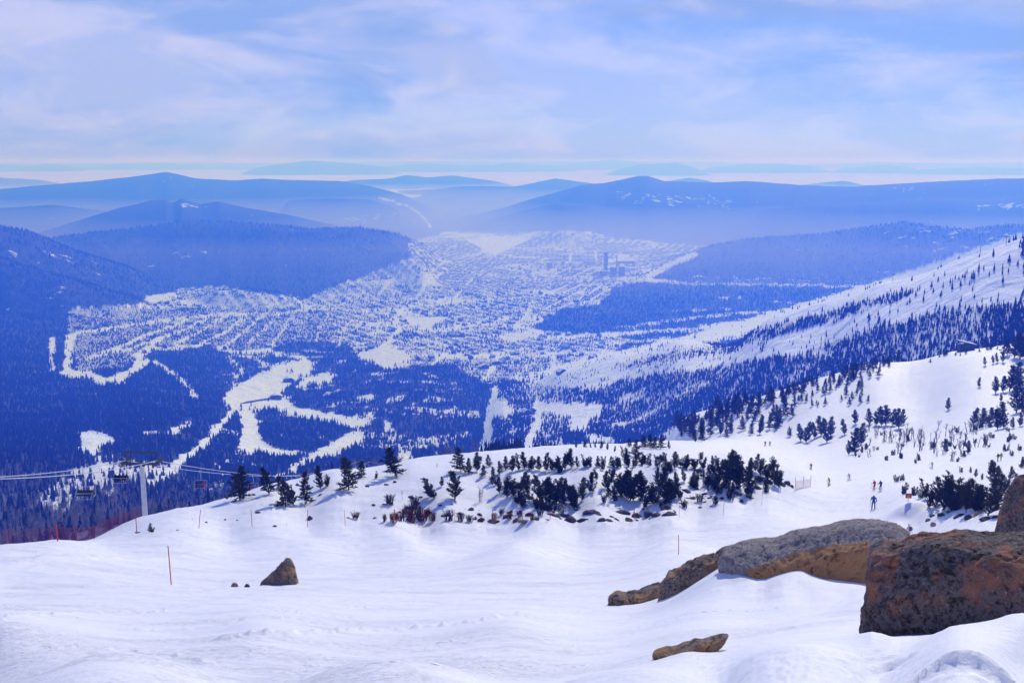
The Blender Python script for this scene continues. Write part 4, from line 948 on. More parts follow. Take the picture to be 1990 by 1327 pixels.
def rocks(lst, where, kind_word, group, rmin=60):
    lst = sorted(lst)
    for i, (u, v, wpx, k) in enumerate(lst):
        q, r = near_ground(u, v, rmin); s = wpx * r / F / 2
        o = add('rock', random.choice(RP[k]), label=f'{kind_word}, {ORD[i]} from the left {where}', cat='rock', group=group, loc=q - np.array([0, 0, s * .10]))
        o.scale = (s * random.uniform(1.0, 1.5), s * random.uniform(.7, 1.1), s * random.uniform(.55, 1.2)); o.rotation_euler = (random.uniform(-.3, .3), random.uniform(-.3, .3), random.uniform(0, 6.28))
rg_ = random.Random(3)
rocks([(437,1010,7,'red'),(461,1011,6,'red'),(272,1034,12,'brown'),(500,996,12,'red'),(533,1023,10,'dusky'),(603,1008,18,'dusky'),(622,962,11,'red'),(606,974,11,'brown'),(690,1004,16,'red'),(675,1006,9,'red'),(400,1015,8,'dusky'),(345,1030,7,'dusky')], 'along the pole line', 'small rock in the snow', 'rocks along the pole line')
rocks([(726,982,14,'dusky'),(745,980,9,'dusky'),(800,967,16,'dusky'),(818,966,9,'dusky'),(752,942,12,'dusky'),(768,937,9,'dusky'),(712,945,12,'dusky'),(855,982,9,'dusky'),(790,988,16,'dusky'),(808,978,14,'dusky'),(775,995,12,'dusky'),(837,996,16,'red'),(728,1007,9,'red')], 'on the open left side of the knoll', 'dark rock', 'rocks on the left of the knoll')
rocks([(795,1012,24,'red'),(815,1010,22,'red'),(870,1002,14,'red'),(893,998,16,'dusky'),(931,1000,15,'red'),(935,1012,22,'red'),(960,1014,24,'red'),(985,1004,26,'red'),(1003,1012,18,'red'),(1023,1012,22,'brown'),(1042,1010,18,'red'),(1030,1001,22,'red'),(1076,1002,22,'dusky'),(1098,1003,20,'dusky'),(1108,1012,30,'dusky'),(1128,1013,26,'dusky'),(1150,996,24,'dusky'),(1168,1012,26,'dusky'),(1182,1011,20,'dusky'),(1206,996,20,'dusky'),(1222,1012,20,'dusky'),(1240,1005,32,'dusky'),(1262,1002,26,'dusky'),(1278,1000,28,'dusky'),(1293,988,30,'dusky'),(1300,1000,24,'dusky'),(915,990,14,'dusky')], 'along the foot of the knoll', 'rock', 'rocks along the foot of the knoll')
rocks([(1322,978,14,'brown'),(1345,968,16,'dusky'),(1362,985,14,'brown'),(1384,984,10,'brown'),(1370,960,14,'dusky'),(1395,955,16,'dusky'),(1402,968,14,'dusky'),(1420,966,12,'dusky'),(1434,960,16,'dusky'),(1440,975,12,'dusky'),(1455,955,18,'dusky'),(1460,968,12,'dusky'),(1475,950,18,'dusky'),(1488,955,14,'dusky'),(1470,930,18,'dusky'),(1492,938,20,'dusky'),(1508,928,18,'dusky'),(1515,940,22,'dusky'),(1528,940,18,'dusky'),(1538,946,14,'red'),(1458,922,16,'dusky'),(1335,955,14,'dusky'),(1310,946,16,'dusky'),(1300,960,14,'dusky'),(1352,950,12,'dusky')], 'on the right nose of the knoll', 'rock', 'rocks on the right nose of the knoll')
rocks([(1812,1002,14,'dusky'),(1830,1002,18,'dusky'),(1847,994,14,'brown'),(1866,1002,20,'dusky'),(1885,1006,22,'dusky'),(1900,1000,24,'brown'),(1918,1010,26,'dusky'),(1935,1006,18,'dusky'),(1816,1020,20,'brown'),(1805,1010,12,'dusky')], 'below the right pine thicket', 'grey rock', 'rocks below the right thicket')

# ------------------------------------------------------------------ pines
pine_m = leaf_mat('pine_needles', (.028, .036, .024), (.062, .066, .040))
def tube(bm, pts, radii, n=5):
    rings = []
    for i, p in enumerate(pts):
        d = (pts[min(i + 1, len(pts) - 1)] - pts[max(i - 1, 0)]).normalized(); a = d.orthogonal().normalized(); b = d.cross(a)
        rings.append([bm.verts.new(p + (a * math.cos(k * 6.283 / n) + b * math.sin(k * 6.283 / n)) * radii[i]) for k in range(n)])
    for A, B in zip(rings[:-1], rings[1:]):
        for k in range(n): bm.faces.new((A[k], A[(k + 1) % n], B[(k + 1) % n], B[k]))
def pine(seed, kind):
    """unit-height pine: kind 'clump' (irregular mountain pine), 'cone' (fir-like), 'bush' (several stems)"""
    rg = random.Random(seed); bt = bmesh.new(); V, Fc = [], []
    def spray(c, d, L, n):
        d = d.normalized()
        for _ in range(n):
            e = (d + Vector((rg.gauss(0, .55), rg.gauss(0, .55), rg.gauss(.12, .45)))).normalized()
            s = e.cross(Vector((rg.gauss(0, 1), rg.gauss(0, 1), rg.gauss(0, 1)))).normalized() * L * .13
            l = L * rg.uniform(.6, 1.15); i = len(V); b = c + e * l * .15
            V.extend([c - e * l * .1, b + e * l * .4 + s, b + e * l, b + e * l * .4 - s]); Fc.append((i, i + 1, i + 2, i + 3))
    stems = [(Vector((0, 0, 0)), rg.uniform(-.12, .12), rg.uniform(-.12, .12), 1.0)]
    if kind == 'bush':
        stems = [(Vector((rg.uniform(-.2, .2), rg.uniform(-.2, .2), 0)), rg.uniform(-.35, .35), rg.uniform(-.3, .3), rg.uniform(.55, 1.0)) for _ in range(4)]; stems[0] = (*stems[0][:3], 1.0)
    for base, lx, ly, H in stems:
        pts = [base + Vector((lx * t * H + .03 * math.sin(5 * t + seed), ly * t * H + .03 * math.cos(4 * t + seed), t * H - .03)) for t in [0, .15, .3, .45, .6, .75, .9, .985]]
        r0 = .024 if kind != 'bush' else .018
        tube(bt, pts, [r0 * (1 - .93 * i / 7) for i in range(8)], 6)
        def at(t):
            x = t * 7.0 / 1.0; ts = [0, .15, .3, .45, .6, .75, .9, .985]
            for a in range(7):
                if t <= ts[a + 1]: return pts[a].lerp(pts[a + 1], (t - ts[a]) / (ts[a + 1] - ts[a]))
            return pts[-1]
        nb = {'clump': 52, 'cone': 62, 'bush': 24}[kind]; t0 = {'clump': .07, 'cone': .11, 'bush': .04}[kind]
        for k in range(nb):
            t = t0 + (1 - t0) * (k + rg.random()) / nb; a = k * 2.4 + rg.uniform(-.6, .6)
            prof = {'clump': ((.21 * math.sin(math.pi * min(1, .32 + .68 * (t - t0) / (1 - t0))) ** .8 * (1.2 - .65 * t) + .045)), 'cone': .36 * (1 - t) ** .85 + .035, 'bush': .22 * (1 - t) ** .5 + .05}[kind] * H
            L = prof * rg.uniform(.55, 1.25) * (1.25 if math.cos(a - seed) > 0 else .85)
            up = {'clump': .75, 'cone': -.05 + .6 * t, 'bush': .9}[kind]
            d = Vector((math.cos(a), math.sin(a), up + rg.uniform(-.15, .2))).normalized(); p0 = at(t); p1 = p0 + d * L
            if k % 2 == 0 or L > .15: tube(bt, [p0, p0.lerp(p1, .55) + Vector((0, 0, .012)), p1], [.009 * (1.1 - t), .006 * (1.1 - t), .002], 4)
            m = max(4, int(L / .026))
            for j in range(m):
                f = .15 + .85 * (j + rg.random() * .5) / m
                spray(p0.lerp(p1, min(f, 1)) + Vector((rg.gauss(0, .012), rg.gauss(0, .012), rg.gauss(0, .012))), d + Vector((0, 0, .35)), .075 * rg.uniform(.8, 1.3), 5)
        spray(pts[-1], Vector((0, 0, 1)), .07, 10)
        for j in range(6): spray(at(.9 + .015 * j), Vector((rg.uniform(-1, 1), rg.uniform(-1, 1), 1)), .055, 5)
    bmesh.ops.recalc_face_normals(bt, faces=bt.faces)
    tm = bpy.data.meshes.new('trunk'); bt.to_mesh(tm); bt.free(); tm.materials.append(bark_m)
    return tm, mesh_np('crown', np.array(V), np.array(Fc), [pine_m], smooth=False)
PINES = {'clump': [pine(i, 'clump') for i in range(1, 6)], 'cone': [pine(i, 'cone') for i in range(11, 15)], 'bush': [pine(i, 'bush') for i in range(21, 26)]}
def plant(u, v, hpx, kind, label, group, lean=None, rmin=60, wide=1.0):
    q, r = near_ground(u, v, rmin); h = hpx * math.hypot(r, q[2]) / F * 1.04
    e = add('pine_tree', None, label=label, cat='tree', group=group, loc=q - np.array([0, 0, .05]))
    tm, cm_ = random.choice(PINES[kind]); s = h * random.uniform(.95, 1.05)
    e.scale = (s * wide, s * wide, s); e.rotation_euler = (random.gauss(0, .05), (lean or 0) + random.gauss(0, .05), random.uniform(0, 6.28) if not lean else 0)
    add('trunk', tm, e); add('crown', cm_, e)
    return e
def stand(lst, where, group, word='dark pine', rmin=60):
    lst = sorted(lst)
    for i, t in enumerate(lst):
        u, v, top, kind = t[:4]
        plant(u, v, (v - top) * .97, kind, f'{word}, {ORD[i]} from the left {where}', group, rmin=rmin, wide=.92 + (t[4] - 1) * .5 if len(t) > 4 else .9)
G = 'pines on the rocky knoll'
plant(466, 970, 58, 'cone', 'broad conical pine on bent trunks, leftmost on the snowy skyline', G, wide=1.25)
plant(522, 960, 50, 'cone', 'slim pine just right of the broad leftmost skyline pine', G, -.10, wide=.9)
plant(556, 985, 60, 'cone', 'shaggy leaning pine casting a long shadow, taller of two together', G, -.22, wide=.9)
plant(572, 982, 50, 'clump', 'thin leaning pine against the shaggy leaning one', G, -.25)
plant(594, 978, 58, 'cone', 'ragged narrow pine beside a pinkish rock', G, .08, wide=.8)
plant(622, 950, 43, 'clump', 'small round-topped pine behind the ragged narrow one', G, wide=.9)
plant(637, 945, 22, 'bush', 'low bush pine at the foot of the round-topped pine', G)
plant(678, 952, 62, 'cone', 'big wind-bent pine on the skyline left of the knoll', G, -.12, wide=1.05)
plant(703, 928, 32, 'cone', 'small pine close behind the big wind-bent one', G)
plant(728, 930, 14, 'bush', 'tiny seedling pine right of the wind-bent pine', G)
plant(768, 924, 51, 'cone', 'lone upright fir on the open skyline of the knoll', G, wide=1.15)
plant(843, 966, 40, 'bush', 'low spreading pine left of the leaning dark pine', G, -.3)
plant(858, 945, 20, 'clump', 'little pine poking up behind the low spreading pine', G)
plant(886, 970, 52, 'clump', 'leaning dark pine standing apart on the front snow', G, -.15, wide=1.25)
plant(294, 1034, 17, 'bush', 'tiny sprig of pine near the lift tower foot', G)
plant(895, 916, 48, 'cone', 'tall black fir at the left end of the back row', G, wide=.95)
stand([(911,920,890,'cone'),(926,916,880,'clump'),(938,926,902,'cone'),(948,906,884,'cone'),(957,934,906,'cone',.8),(971,921,893,'clump'),(984,912,884,'cone'),(996,916,888,'clump',1.2),(1008,914,890,'clump'),(1019,912,878,'clump',1.2),(1034,914,885,'clump'),(1048,913,884,'clump',1.2),(1060,915,878,'clump',1.2),(1073,915,890,'clump'),(1086,914,886,'clump',1.2),(1098,912,884,'clump'),(1110,908,873,'clump',1.2),(1122,908,886,'clump'),(1134,908,884,'bush'),(1147,906,886,'bush'),(1160,907,884,'clump'),(1176,906,886,'bush')], 'in the left half of the back row', G)
stand([(1190,907,888,'bush'),(1204,908,888,'bush'),(1218,906,886,'bush'),(1232,907,890,'bush'),(1246,905,890,'bush'),(1262,905,890,'bush'),(1278,906,888,'bush',1.2),(1293,908,887,'clump',1.3),(1312,910,876,'clump',1.3),(1322,906,884,'bush'),(1335,904,882,'clump'),(1351,903,890,'bush'),(1368,904,887,'clump'),(1385,904,885,'clump')], 'in the right half of the back row', G)
stand([(970,958,926,'clump'),(984,966,928,'clump',1.2),(1001,962,932,'bush'),(1018,956,916,'clump',1.1),(1008,974,950,'bush'),(1049,972,918,'clump',1.2),(1062,976,922,'clump',1.2),(1076,970,924,'bush'),(1092,982,934,'bush',1.1),(1108,976,938,'bush'),(1120,988,948,'bush'),(1132,972,928,'clump'),(1042,988,965,'bush'),(1030,960,938,'bush')], 'in the front thicket left of the snow gap', G)
stand([(1150,938,916,'clump'),(1176,948,914,'clump'),(1186,962,932,'bush'),(1160,932,910,'clump'),(1213,962,908,'clump',1.2),(1226,968,916,'bush',1.2),(1240,970,920,'bush',1.2),(1252,962,916,'clump'),(1264,980,932,'bush',1.1),(1278,945,908,'clump'),(1290,970,928,'bush',1.1),(1306,972,922,'bush'),(1313,964,918,'clump'),(1288,940,905,'clump'),(1174,978,960,'bush'),(1200,975,945,'bush'),(1248,985,955,'bush')], 'in the middle thicket of the knoll', G)
stand([(1330,936,912,'clump'),(1350,934,912,'clump'),(1366,942,914,'bush'),(1380,940,918,'bush'),(1398,938,892,'clump',.9),(1411,942,878,'clump',1.2),(1420,936,884,'clump'),(1430,944,888,'clump'),(1441,948,880,'clump',1.1),(1452,960,904,'clump'),(1456,918,890,'clump'),(1467,916,882,'clump'),(1476,920,892,'clump'),(1486,926,892,'bush',1.1),(1496,932,900,'bush'),(1505,944,906,'bush'),(1512,938,914,'bush'),(1392,950,925,'bush'),(1425,962,935,'bush')], 'in the thicket on the right nose', G)
_rk = random.Random(31); SCRUB = []
_kp = [[(960,940),(1140,935),(1140,985),(1060,995),(970,975)], [(1140,925),(1320,915),(1330,980),(1250,990),(1150,970)], [(1320,905),(1510,905),(1515,945),(1430,965),(1330,955)], [(900,895),(1400,888),(1400,910),(900,922)]]
for _i, _p in enumerate(_kp):
    _mk = poly_mask(_p).astype(float); _c = 0
    while _c < 26:
        u, v = _rk.uniform(min(q[0] for q in _p), max(q[0] for q in _p)), _rk.uniform(min(q[1] for q in _p), max(q[1] for q in _p))
        if sample(_mk, np.array([u]), np.array([v]))[0] < .5: continue
        SCRUB.append((u, v, _rk.uniform(10, 24), _rk.choice([0, 1, 2, 3, 4]), _rk.uniform(1.1, 1.7))); _c += 1
for _ in range(60):
    u = _rk.uniform(770, 1400); v = min(1014, _rk.gauss(1000, 9)) if u < 1330 else _rk.uniform(950, 985)
    q, r = near_ground(u, v, 60); s_ = _rk.uniform(3, 10) * r / F / 2
    o = add('stone', _rk.choice(RP['dusky'] + RP['red'][:1]), label='small dark stone among the debris at the foot of the knoll', cat='stone', group='debris stones at the knoll foot', loc=q); o.scale = (s_ * 1.5, s_, s_ * .7); o.rotation_euler = (_rk.uniform(-.4, .4), _rk.uniform(-.4, .4), _rk.random() * 6)
G2 = 'trees on the snow shoulder behind the knoll'
stand([(1120,870,857,'clump'),(1137,869,855,'cone'),(1148,870,860,'clump'),(1157,870,859,'clump'),(1168,872,856,'clump'),(1180,874,860,'clump'),(1194,878,866,'clump'),(1223,868,850,'cone'),(1236,886,854,'cone'),(1250,871,846,'cone'),(1262,871,844,'cone'),(1272,872,850,'cone'),(1284,872,844,'cone'),(1300,872,856,'clump')], 'on the snow shoulder behind the knoll', G2)
G3 = 'pines of the right thicket'
stand([(1757,960,938,'bush'),(1772,964,944,'bush'),(1789,968,950,'bush'),(1803,970,936,'bush'),(1822,978,930,'clump',1.2),(1834,988,930,'bush'),(1848,992,930,'bush',1.1),(1860,988,932,'bush'),(1872,990,938,'bush'),(1881,988,930,'clump',1.2),(1892,994,942,'bush'),(1902,988,944,'clump'),(1912,990,940,'bush'),(1920,1002,938,'clump'),(1932,988,955,'bush'),(1812,985,950,'bush'),(1850,948,922,'clump'),(1842,968,940,'bush')], 'in the right thicket beside the sign', G3)
stand([(1868,918,907,'bush'),(1886,919,908,'clump'),(1896,927,911,'clump'),(1911,932,920,'bush'),(1925,925,896,'clump'),(1932,945,905,'clump',1.2),(1940,930,905,'clump'),(1946,965,925,'clump',1.2),(1963,932,908,'clump'),(1975,928,917,'bush'),(1985,910,888,'clump',1.2),(1752,934,920,'bush'),(1742,936,921,'bush'),(1958,950,930,'bush')], 'scattered above the right thicket', G3)
G4 = 'trees on the far side of the piste'
stand([(1535,848,828,'cone',.7),(1556,857,826,'clump',1.2),(1567,859,818,'clump',1.2),(1583,852,820,'clump'),(1595,846,812,'clump',1.2),(1606,860,814,'clump',1.2),(1613,847,812,'clump'),(1641,844,816,'clump',1.2),(1661,824,796,'clump',1.2),(1660,882,834,'clump',1.1),(1672,864,825,'clump'),(1650,884,858,'clump')], 'in the clumps beyond the piste', G4)
stand([(1690,824,795,'clump',1.3),(1702,826,793,'clump',1.2),(1712,827,797,'clump',1.2),(1723,826,789,'clump',1.3),(1734,827,797,'clump',1.2),(1746,832,797,'clump',1.2),(1756,824,798,'clump',1.2)], 'in the compact clump on the open far slope', G4)
stand([(1842,796,774,'clump'),(1892,824,794,'clump',1.3),(1905,828,796,'clump',1.3),(1920,828,795,'clump',1.2),(1940,834,797,'clump',1.2),(1950,832,786,'clump',1.2),(1968,832,812,'clump'),(1982,828,805,'clump'),(1880,882,858,'clump'),(1838,880,855,'clump'),(1902,752,735,'clump'),(1945,780,765,'clump')], 'scattered over the upper right slope', G4)
stand([(1936,764,734,'clump',1.2),(1950,762,732,'clump',1.2),(1963,760,714,'clump',1.2),(1976,754,711,'clump',1.2),(1986,768,738,'clump',1.3),(1976,802,756,'clump',1.3),(1988,805,768,'clump'),(1914,710,694,'clump'),(1930,706,692,'clump'),(1938,704,688,'clump'),(1948,704,685,'clump'),(1956,690,660,'cone'),(1970,695,652,'clump',1.2),(1981,698,650,'clump',1.3),(1989,698,650,'clump',1.2)], 'in the grove climbing the right edge', G4)
stand([(1700,712,690,'clump',1.2),(1716,710,692,'clump'),(1727,710,690,'clump',1.2),(1745,704,682,'clump',1.3),(1756,702,680,'clump',1.3),(1768,700,682,'clump',1.2),(1645,728,708,'clump'),(1655,725,706,'clump'),(1664,724,704,'clump',1.2),(1674,722,704,'clump')], 'on the crest of the right slope', G4)
# open wood on the lower left of the far slope
_rw = random.Random(8); _wp = poly_mask([(1310,822),(1400,792),(1500,768),(1560,762),(1560,820),(1500,842),(1420,850),(1330,862)])
_n0 = 0
while _n0 < 64:
    u, v = _rw.uniform(1305, 1565), _rw.uniform(755, 862)
    if sample(_wp.astype(float), np.array([u]), np.array([v]))[0] < .5 or _rw.random() < (u - 1330) / 330: continue
    plant(u, v, _rw.uniform(20, 34), _rw.choice(['cone', 'cone', 'clump']), 'slender dark conifer in the open wood at the lower end of the far slope', 'open wood at the lower end of the far slope', rmin=200, wide=.75); _n0 += 1
for _ in range(26):
    u = _rw.uniform(1560, 1720); v = 735 - (u - 1560) * .06 + _rw.uniform(-4, 60)
    plant(u, v, _rw.uniform(9, 18), 'cone', 'small thin conifer on the smooth upper part of the far slope', 'thin conifers on the far slope', rmin=200, wide=.8)
# bare saplings
twig_m = mat('dark_twigs', (.045, .04, .045), .9, .1)
def sapling(seed, sub=1):
    rg = random.Random(seed); bm = bmesh.new()
    for s in range(sub):
        b = Vector((rg.uniform(-.25, .25) * (sub > 1), rg.uniform(-.2, .2) * (sub > 1), -.03)); e = b + Vector((rg.uniform(-.25, .25), rg.uniform(-.2, .2), rg.uniform(.7, 1.03)))
        tube(bm, [b, b.lerp(e, .5) + Vector((rg.uniform(-.03, .03), 0, 0)), e], [.034, .022, .008], 4)
        for k in range(9):
            p = b.lerp(e, rg.uniform(.25, .95)); a = rg.random() * 6.28; l = rg.uniform(.1, .28)
            q = p + Vector((math.cos(a) * l, math.sin(a) * l, l * rg.uniform(.3, 1.2))); tube(bm, [p, q], [.016, .005], 3)
            p2 = p.lerp(q, .6); a += 1; tube(bm, [p2, p2 + Vector((math.cos(a) * l * .5, math.sin(a) * l * .5, l * .4))], [.010, .003], 3)
    me = bpy.data.meshes.new('sapling'); bm.to_mesh(me); bm.free(); me.materials.append(twig_m); return me
SAP = [sapling(i, 1 + i % 4) for i in range(8)]
for _ in range(70):
    u = _rw.uniform(1690, 1925); v = _rw.gauss(862, 14) - abs(u - 1800) * .05
    if not 832 < v < 900: continue
    q, r = near_ground(u, v, 60); h = _rw.uniform(12, 28) * r / F
    o = add('bare_sapling', _rw.choice(SAP), label='bare twiggy sapling in the sparse patch beyond the piste', cat='sapling', group='bare saplings beyond the piste', loc=q); o.scale = (h * .8, h * .8, h); o.rotation_euler = (0, 0, _rw.random() * 6.28)
for _ in range(46):
    u = _rw.uniform(1640, 1990); v = _rw.gauss(866, 22)
    if 815 < v < 905: SCRUB.append((u, v, _rw.uniform(6, 15), _rw.choice([0, 1, 2, 3, 4, 5]), 1.1))
for _ in range(150):
    u = _rw.uniform(1315, 1700); v = np.interp(u, [1320, 1400, 1500, 1600, 1700], [824, 797, 767, 737, 708]) + abs(_rw.gauss(0, 16)); SCRUB.append((u, v, _rw.uniform(8, 17), _rw.choice([6, 7, 8, 9]), .8))
for _ in range(40):
    u = _rw.uniform(1700, 1990); v = np.interp(u, [1700, 1850, 1990], [709, 686, 666]) + abs(_rw.gauss(0, 5)); SCRUB.append((u, v, _rw.uniform(5, 11), _rw.choice([6, 7, 8, 9]), .9))
def joined(tc2):
    a, b = tc2; na = len(a.vertices); V = np.zeros(na * 3); a.vertices.foreach_get('co', V); V2 = np.zeros(len(b.vertices) * 3); b.vertices.foreach_get('co', V2)
    me = bpy.data.meshes.new('scrub'); fa = [tuple(p.vertices) for p in a.polygons]; fb = [tuple(i + na for i in p.vertices) for p in b.polygons]
    me.from_pydata(np.concatenate([V.reshape(-1, 3), V2.reshape(-1, 3)]).tolist(), [], fa + fb); me.materials.append(bark_m); me.materials.append(pine_m)
    me.polygons.foreach_set('material_index', np.array([0] * len(fa) + [1] * len(fb), np.int32)); me.update(); return me
_sp5 = [proto('scrub_prototype', joined(PINES['bush'][i])) for i in range(5)] + [proto('scrub_prototype', joined(PINES['clump'][0]))] + [proto('scrub_prototype', joined(PINES['cone'][i])) for i in range(4)]
_sP, _sS, _sR, _sK = [], [], [], []
for u, v, h, k, w in SCRUB:
    q, r = near_ground(u, v, 60); hh = h * math.hypot(r, q[2]) / F; _sP.append(q); _sS.append((hh * w, hh * w, hh)); _sR.append((_rw.gauss(0, .08), _rw.gauss(0, .08), _rw.random() * 6.28)); _sK.append(k)
scatter('scrub_pines', np.array(_sP), _sS, _sR, _sK, _sp5, 'low scrub of dwarf pines filling the thickets and the far slope', 'scrub')
red_twig = mat('red_brown_twigs', (.13, .045, .03), .9, .1)
def shrub_mesh(seed, m):
    me = sapling(seed, 14).copy(); me.materials.clear(); me.materials.append(m); return me
SHR = [shrub_mesh(60 + i, red_twig) for i in range(3)]; SHD = [shrub_mesh(70 + i, twig_m) for i in range(2)]
for i, (u, v, h, k) in enumerate(sorted([(690,1008,16,0),(765,1014,20,0),(778,1012,22,0),(800,1014,24,0),(812,1004,26,0),(822,1012,24,0),(805,985,26,1),(757,980,24,1),(872,1010,24,1),(895,1012,20,1),(912,1014,16,1),(840,1012,18,0),(786,1004,22,0),(795,998,20,0),(830,1002,18,0),(748,1012,14,0),(960,1008,14,0),(975,1000,14,1),(990,1008,16,0),(1010,1004,14,1),(1035,1010,14,0),(1050,1002,14,1),(1090,998,16,1),(1330,985,16,1),(1360,975,18,1),(1390,978,18,1),(1420,970,18,1),(1455,965,18,1),(1490,955,16,1),(1285,985,14,1)])):
    q, r = near_ground(u, v, 60); h = h * r / F
    o = add('shrub', random.choice(SHD if k else SHR), label=f'{"dark" if k else "red-brown"} twiggy shrub, {ORD[i]} from the left along the knoll foot', cat='shrub', group='shrubs along the knoll foot', loc=q); o.scale = (h * 1.3, h * 1.3, h); o.rotation_euler = (0, 0, i)
for i, (u, v, h) in enumerate([(782,970,22),(935,975,34),(868,930,14),(850,910,12),(557,1022,10),(374,1010,6),(932,932,14),(1536,850,22),(1980,880,14)]):
    q, r = near_ground(u, v, 60); h = h * r / F
    o = add('dead_stem', SAP[(i * 3) % 8], label=f'bare dead stem, {ORD[i]} in order from the front of the knoll', cat='stem', group='dead stems', loc=q); o.scale = (h * .5, h * .5, h)
# ------------------------------------------------------------------ small mesh helpers
def bm_mesh(name, bm, m):
    bmesh.ops.recalc_face_normals(bm, faces=bm.faces); me = bpy.data.meshes.new(name); bm.to_mesh(me); bm.free()
    for x in (m if isinstance(m, (list, tuple)) else [m]): me.materials.append(x)
    return me
def bx(bm, c, s, rot=None, bev=0.0):
    r = bmesh.ops.create_cube(bm, size=1); M = Matrix.Translation(c) @ (rot or Matrix()) @ Matrix.Diagonal((*s, 1)); bmesh.ops.transform(bm, matrix=M, verts=r['verts'])
    if bev:
        ed = list({e for v in r['verts'] for e in v.link_edges}); bmesh.ops.bevel(bm, geom=ed, offset=bev, segments=1, affect='EDGES')
def box_mesh(name, m, *boxes, bev=0.0):
    bm = bmesh.new()
    for c, s in boxes: bx(bm, c, s, None, bev)
    return bm_mesh(name, bm, m)
def rod(bm, a, b, r0, r1=None, n=8):
    tube(bm, [Vector(a), Vector(b)], [r0, r1 or r0], n)
    bm.verts.ensure_lookup_table()
    k = len(bm.verts)
    bm.faces.new(list(reversed([bm.verts[i] for i in range(k - 2 * n, k - n)]))); bm.faces.new([bm.verts[i] for i in range(k - n, k)])
def rod_mesh(name, m, *rods, n=8):
    bm = bmesh.new()
    for a in rods: rod(bm, *a, n=n)
    return bm_mesh(name, bm, m)
steel = mat('galvanised_steel', (.58, .60, .64), .5, .5, noise=((.46, .48, .53), 1.2, .4, .7))
steel_dark = mat('dark_steel', (.035, .037, .042), .5, .4)
rope_m = mat('haul_rope', (.50, .52, .56), .5, .4)
pad_m = mat('seat_pad', (.03, .03, .035), .7, .3)
orange_m = mat('marker_red', (.62, .05, .03), .5, .3)
net_m = mat('net_red', (.26, .035, .04), .8, .2)

# ------------------------------------------------------------------ chairlift
T1 = Vector(world_pt(275, 897, 168)); T2 = Vector(world_pt(708, 897, 395)); T0 = Vector(world_pt(-330, 932, 95)); T3 = Vector(world_pt(1010, 925, 700))
ldir = (T2 - T1); ldir.z = 0; ldir.normalize(); lx = Vector((ldir.y, -ldir.x, 0)); lang = math.atan2(lx.y, lx.x)
GA = 2.55
def tower_parts(scale_len):
    P = []
    bm = bmesh.new(); tube(bm, [Vector((0, 0, -scale_len)), Vector((0, 0, -scale_len * .4)), Vector((0, 0, -.45))], [.50, .40, .30], 20); P.append(('mast', bm_mesh('mast', bm, steel)))
    P.append(('crossarm', box_mesh('crossarm', steel_dark, ((0, 0, -.35), (2 * GA + .5, .34, .36)), ((0, 0, -.62), (1.0, .5, .3)), bev=.03)))
    P.append(('gantry_beam', box_mesh('gantry_beam', steel_dark, ((0, 0, 1.55), (2 * GA + .5, .20, .20)), ((0, .6, 1.55), (2 * GA + .5, .10, .10)), bev=.02)))
    for s in (-1, 1):
        for x in (GA * .62, GA * .98):
            P.append(('gantry_strut', rod_mesh('gantry_strut', steel_dark, ((s * (x - .18), 0, -.2), (s * x, 0, 1.5), .07), ((s * (x + .25), 0, -.2), (s * x, 0, 1.5), .06))))
        bm = bmesh.new()
        bx(bm, (s * GA, 0, -.28), (.16, 4.6, .22), None, .02); bx(bm, (s * (GA + .28), 0, -.15), (.5, 3.8, .06))
        for k in range(9): bx(bm, (s * (GA + .5), -1.9 + k * .475, .35), (.04, .04, 1.0))
        bx(bm, (s * (GA + .5), 0, .85), (.04, 3.8, .05)); bx(bm, (s * (GA + .5), 0, .4), (.04, 3.8, .04))
        P.append(('catwalk', bm_mesh('catwalk', bm, steel_dark)))
        for k in range(8):
            bm = bmesh.new(); rod(bm, (s * GA - .07, -2.1 + k * .6, -.02), (s * GA + .07, -2.1 + k * .6, -.02), .20, n=12); P.append(('sheave', bm_mesh('sheave', bm, steel_dark)))
    bm = bmesh.new(); 
    for k in range(14): bx(bm, (.42, -.12, -1.2 - k * .8), (.05, .32, .03))
    for y in (-.28, .04): bx(bm, (.42, y, -6.4), (.05, .04, 11.0))
    P.append(('ladder', bm_mesh('ladder', bm, steel)))
    return P
def tower(pos, length, label):
    e = add('lift_tower', None, label=label, cat='lift tower', group='chairlift towers', loc=pos); e.rotation_euler = (0, 0, lang)
    for n, me in tower_parts(length): add(n, me, e)
    return e
tower(T1, T1.z - near_z(T1.x, T1.y) + .8, 'grey steel chairlift tower with black gantry left of the pines')
tower(T2, T2.z - min(near_z(T2.x, T2.y), T2.z - 6) + 2, 'far chairlift tower with dark crossarm half hidden by pines')
def rope_pts(A, B, s, sag, n=30):
    a = A + lx * (s * GA) + Vector((0, 0, .2)); b = B + lx * (s * GA) + Vector((0, 0, .2))
    return [a.lerp(b, t / n) - Vector((0, 0, 4 * sag * (t / n) * (1 - t / n))) for t in range(n + 1)]
ROPES = {}
for s, nm in ((-1, 'left'), (1, 'right')):
    pts = rope_pts(T0, T1, s, 1.2)[:-1] + rope_pts(T1, T2, s, 4.2)[:-1] + rope_pts(T2, T3, s, 8)
    ROPES[s] = pts
    bm = bmesh.new(); tube(bm, pts, [.055] * len(pts), 5)
    add('haul_rope', bm_mesh('haul_rope', bm, rope_m), label='steel haul rope on the ' + ('outer left' if s < 0 else 'right') + ' side of the chairlift tower', cat='rope', group='chairlift haul ropes')
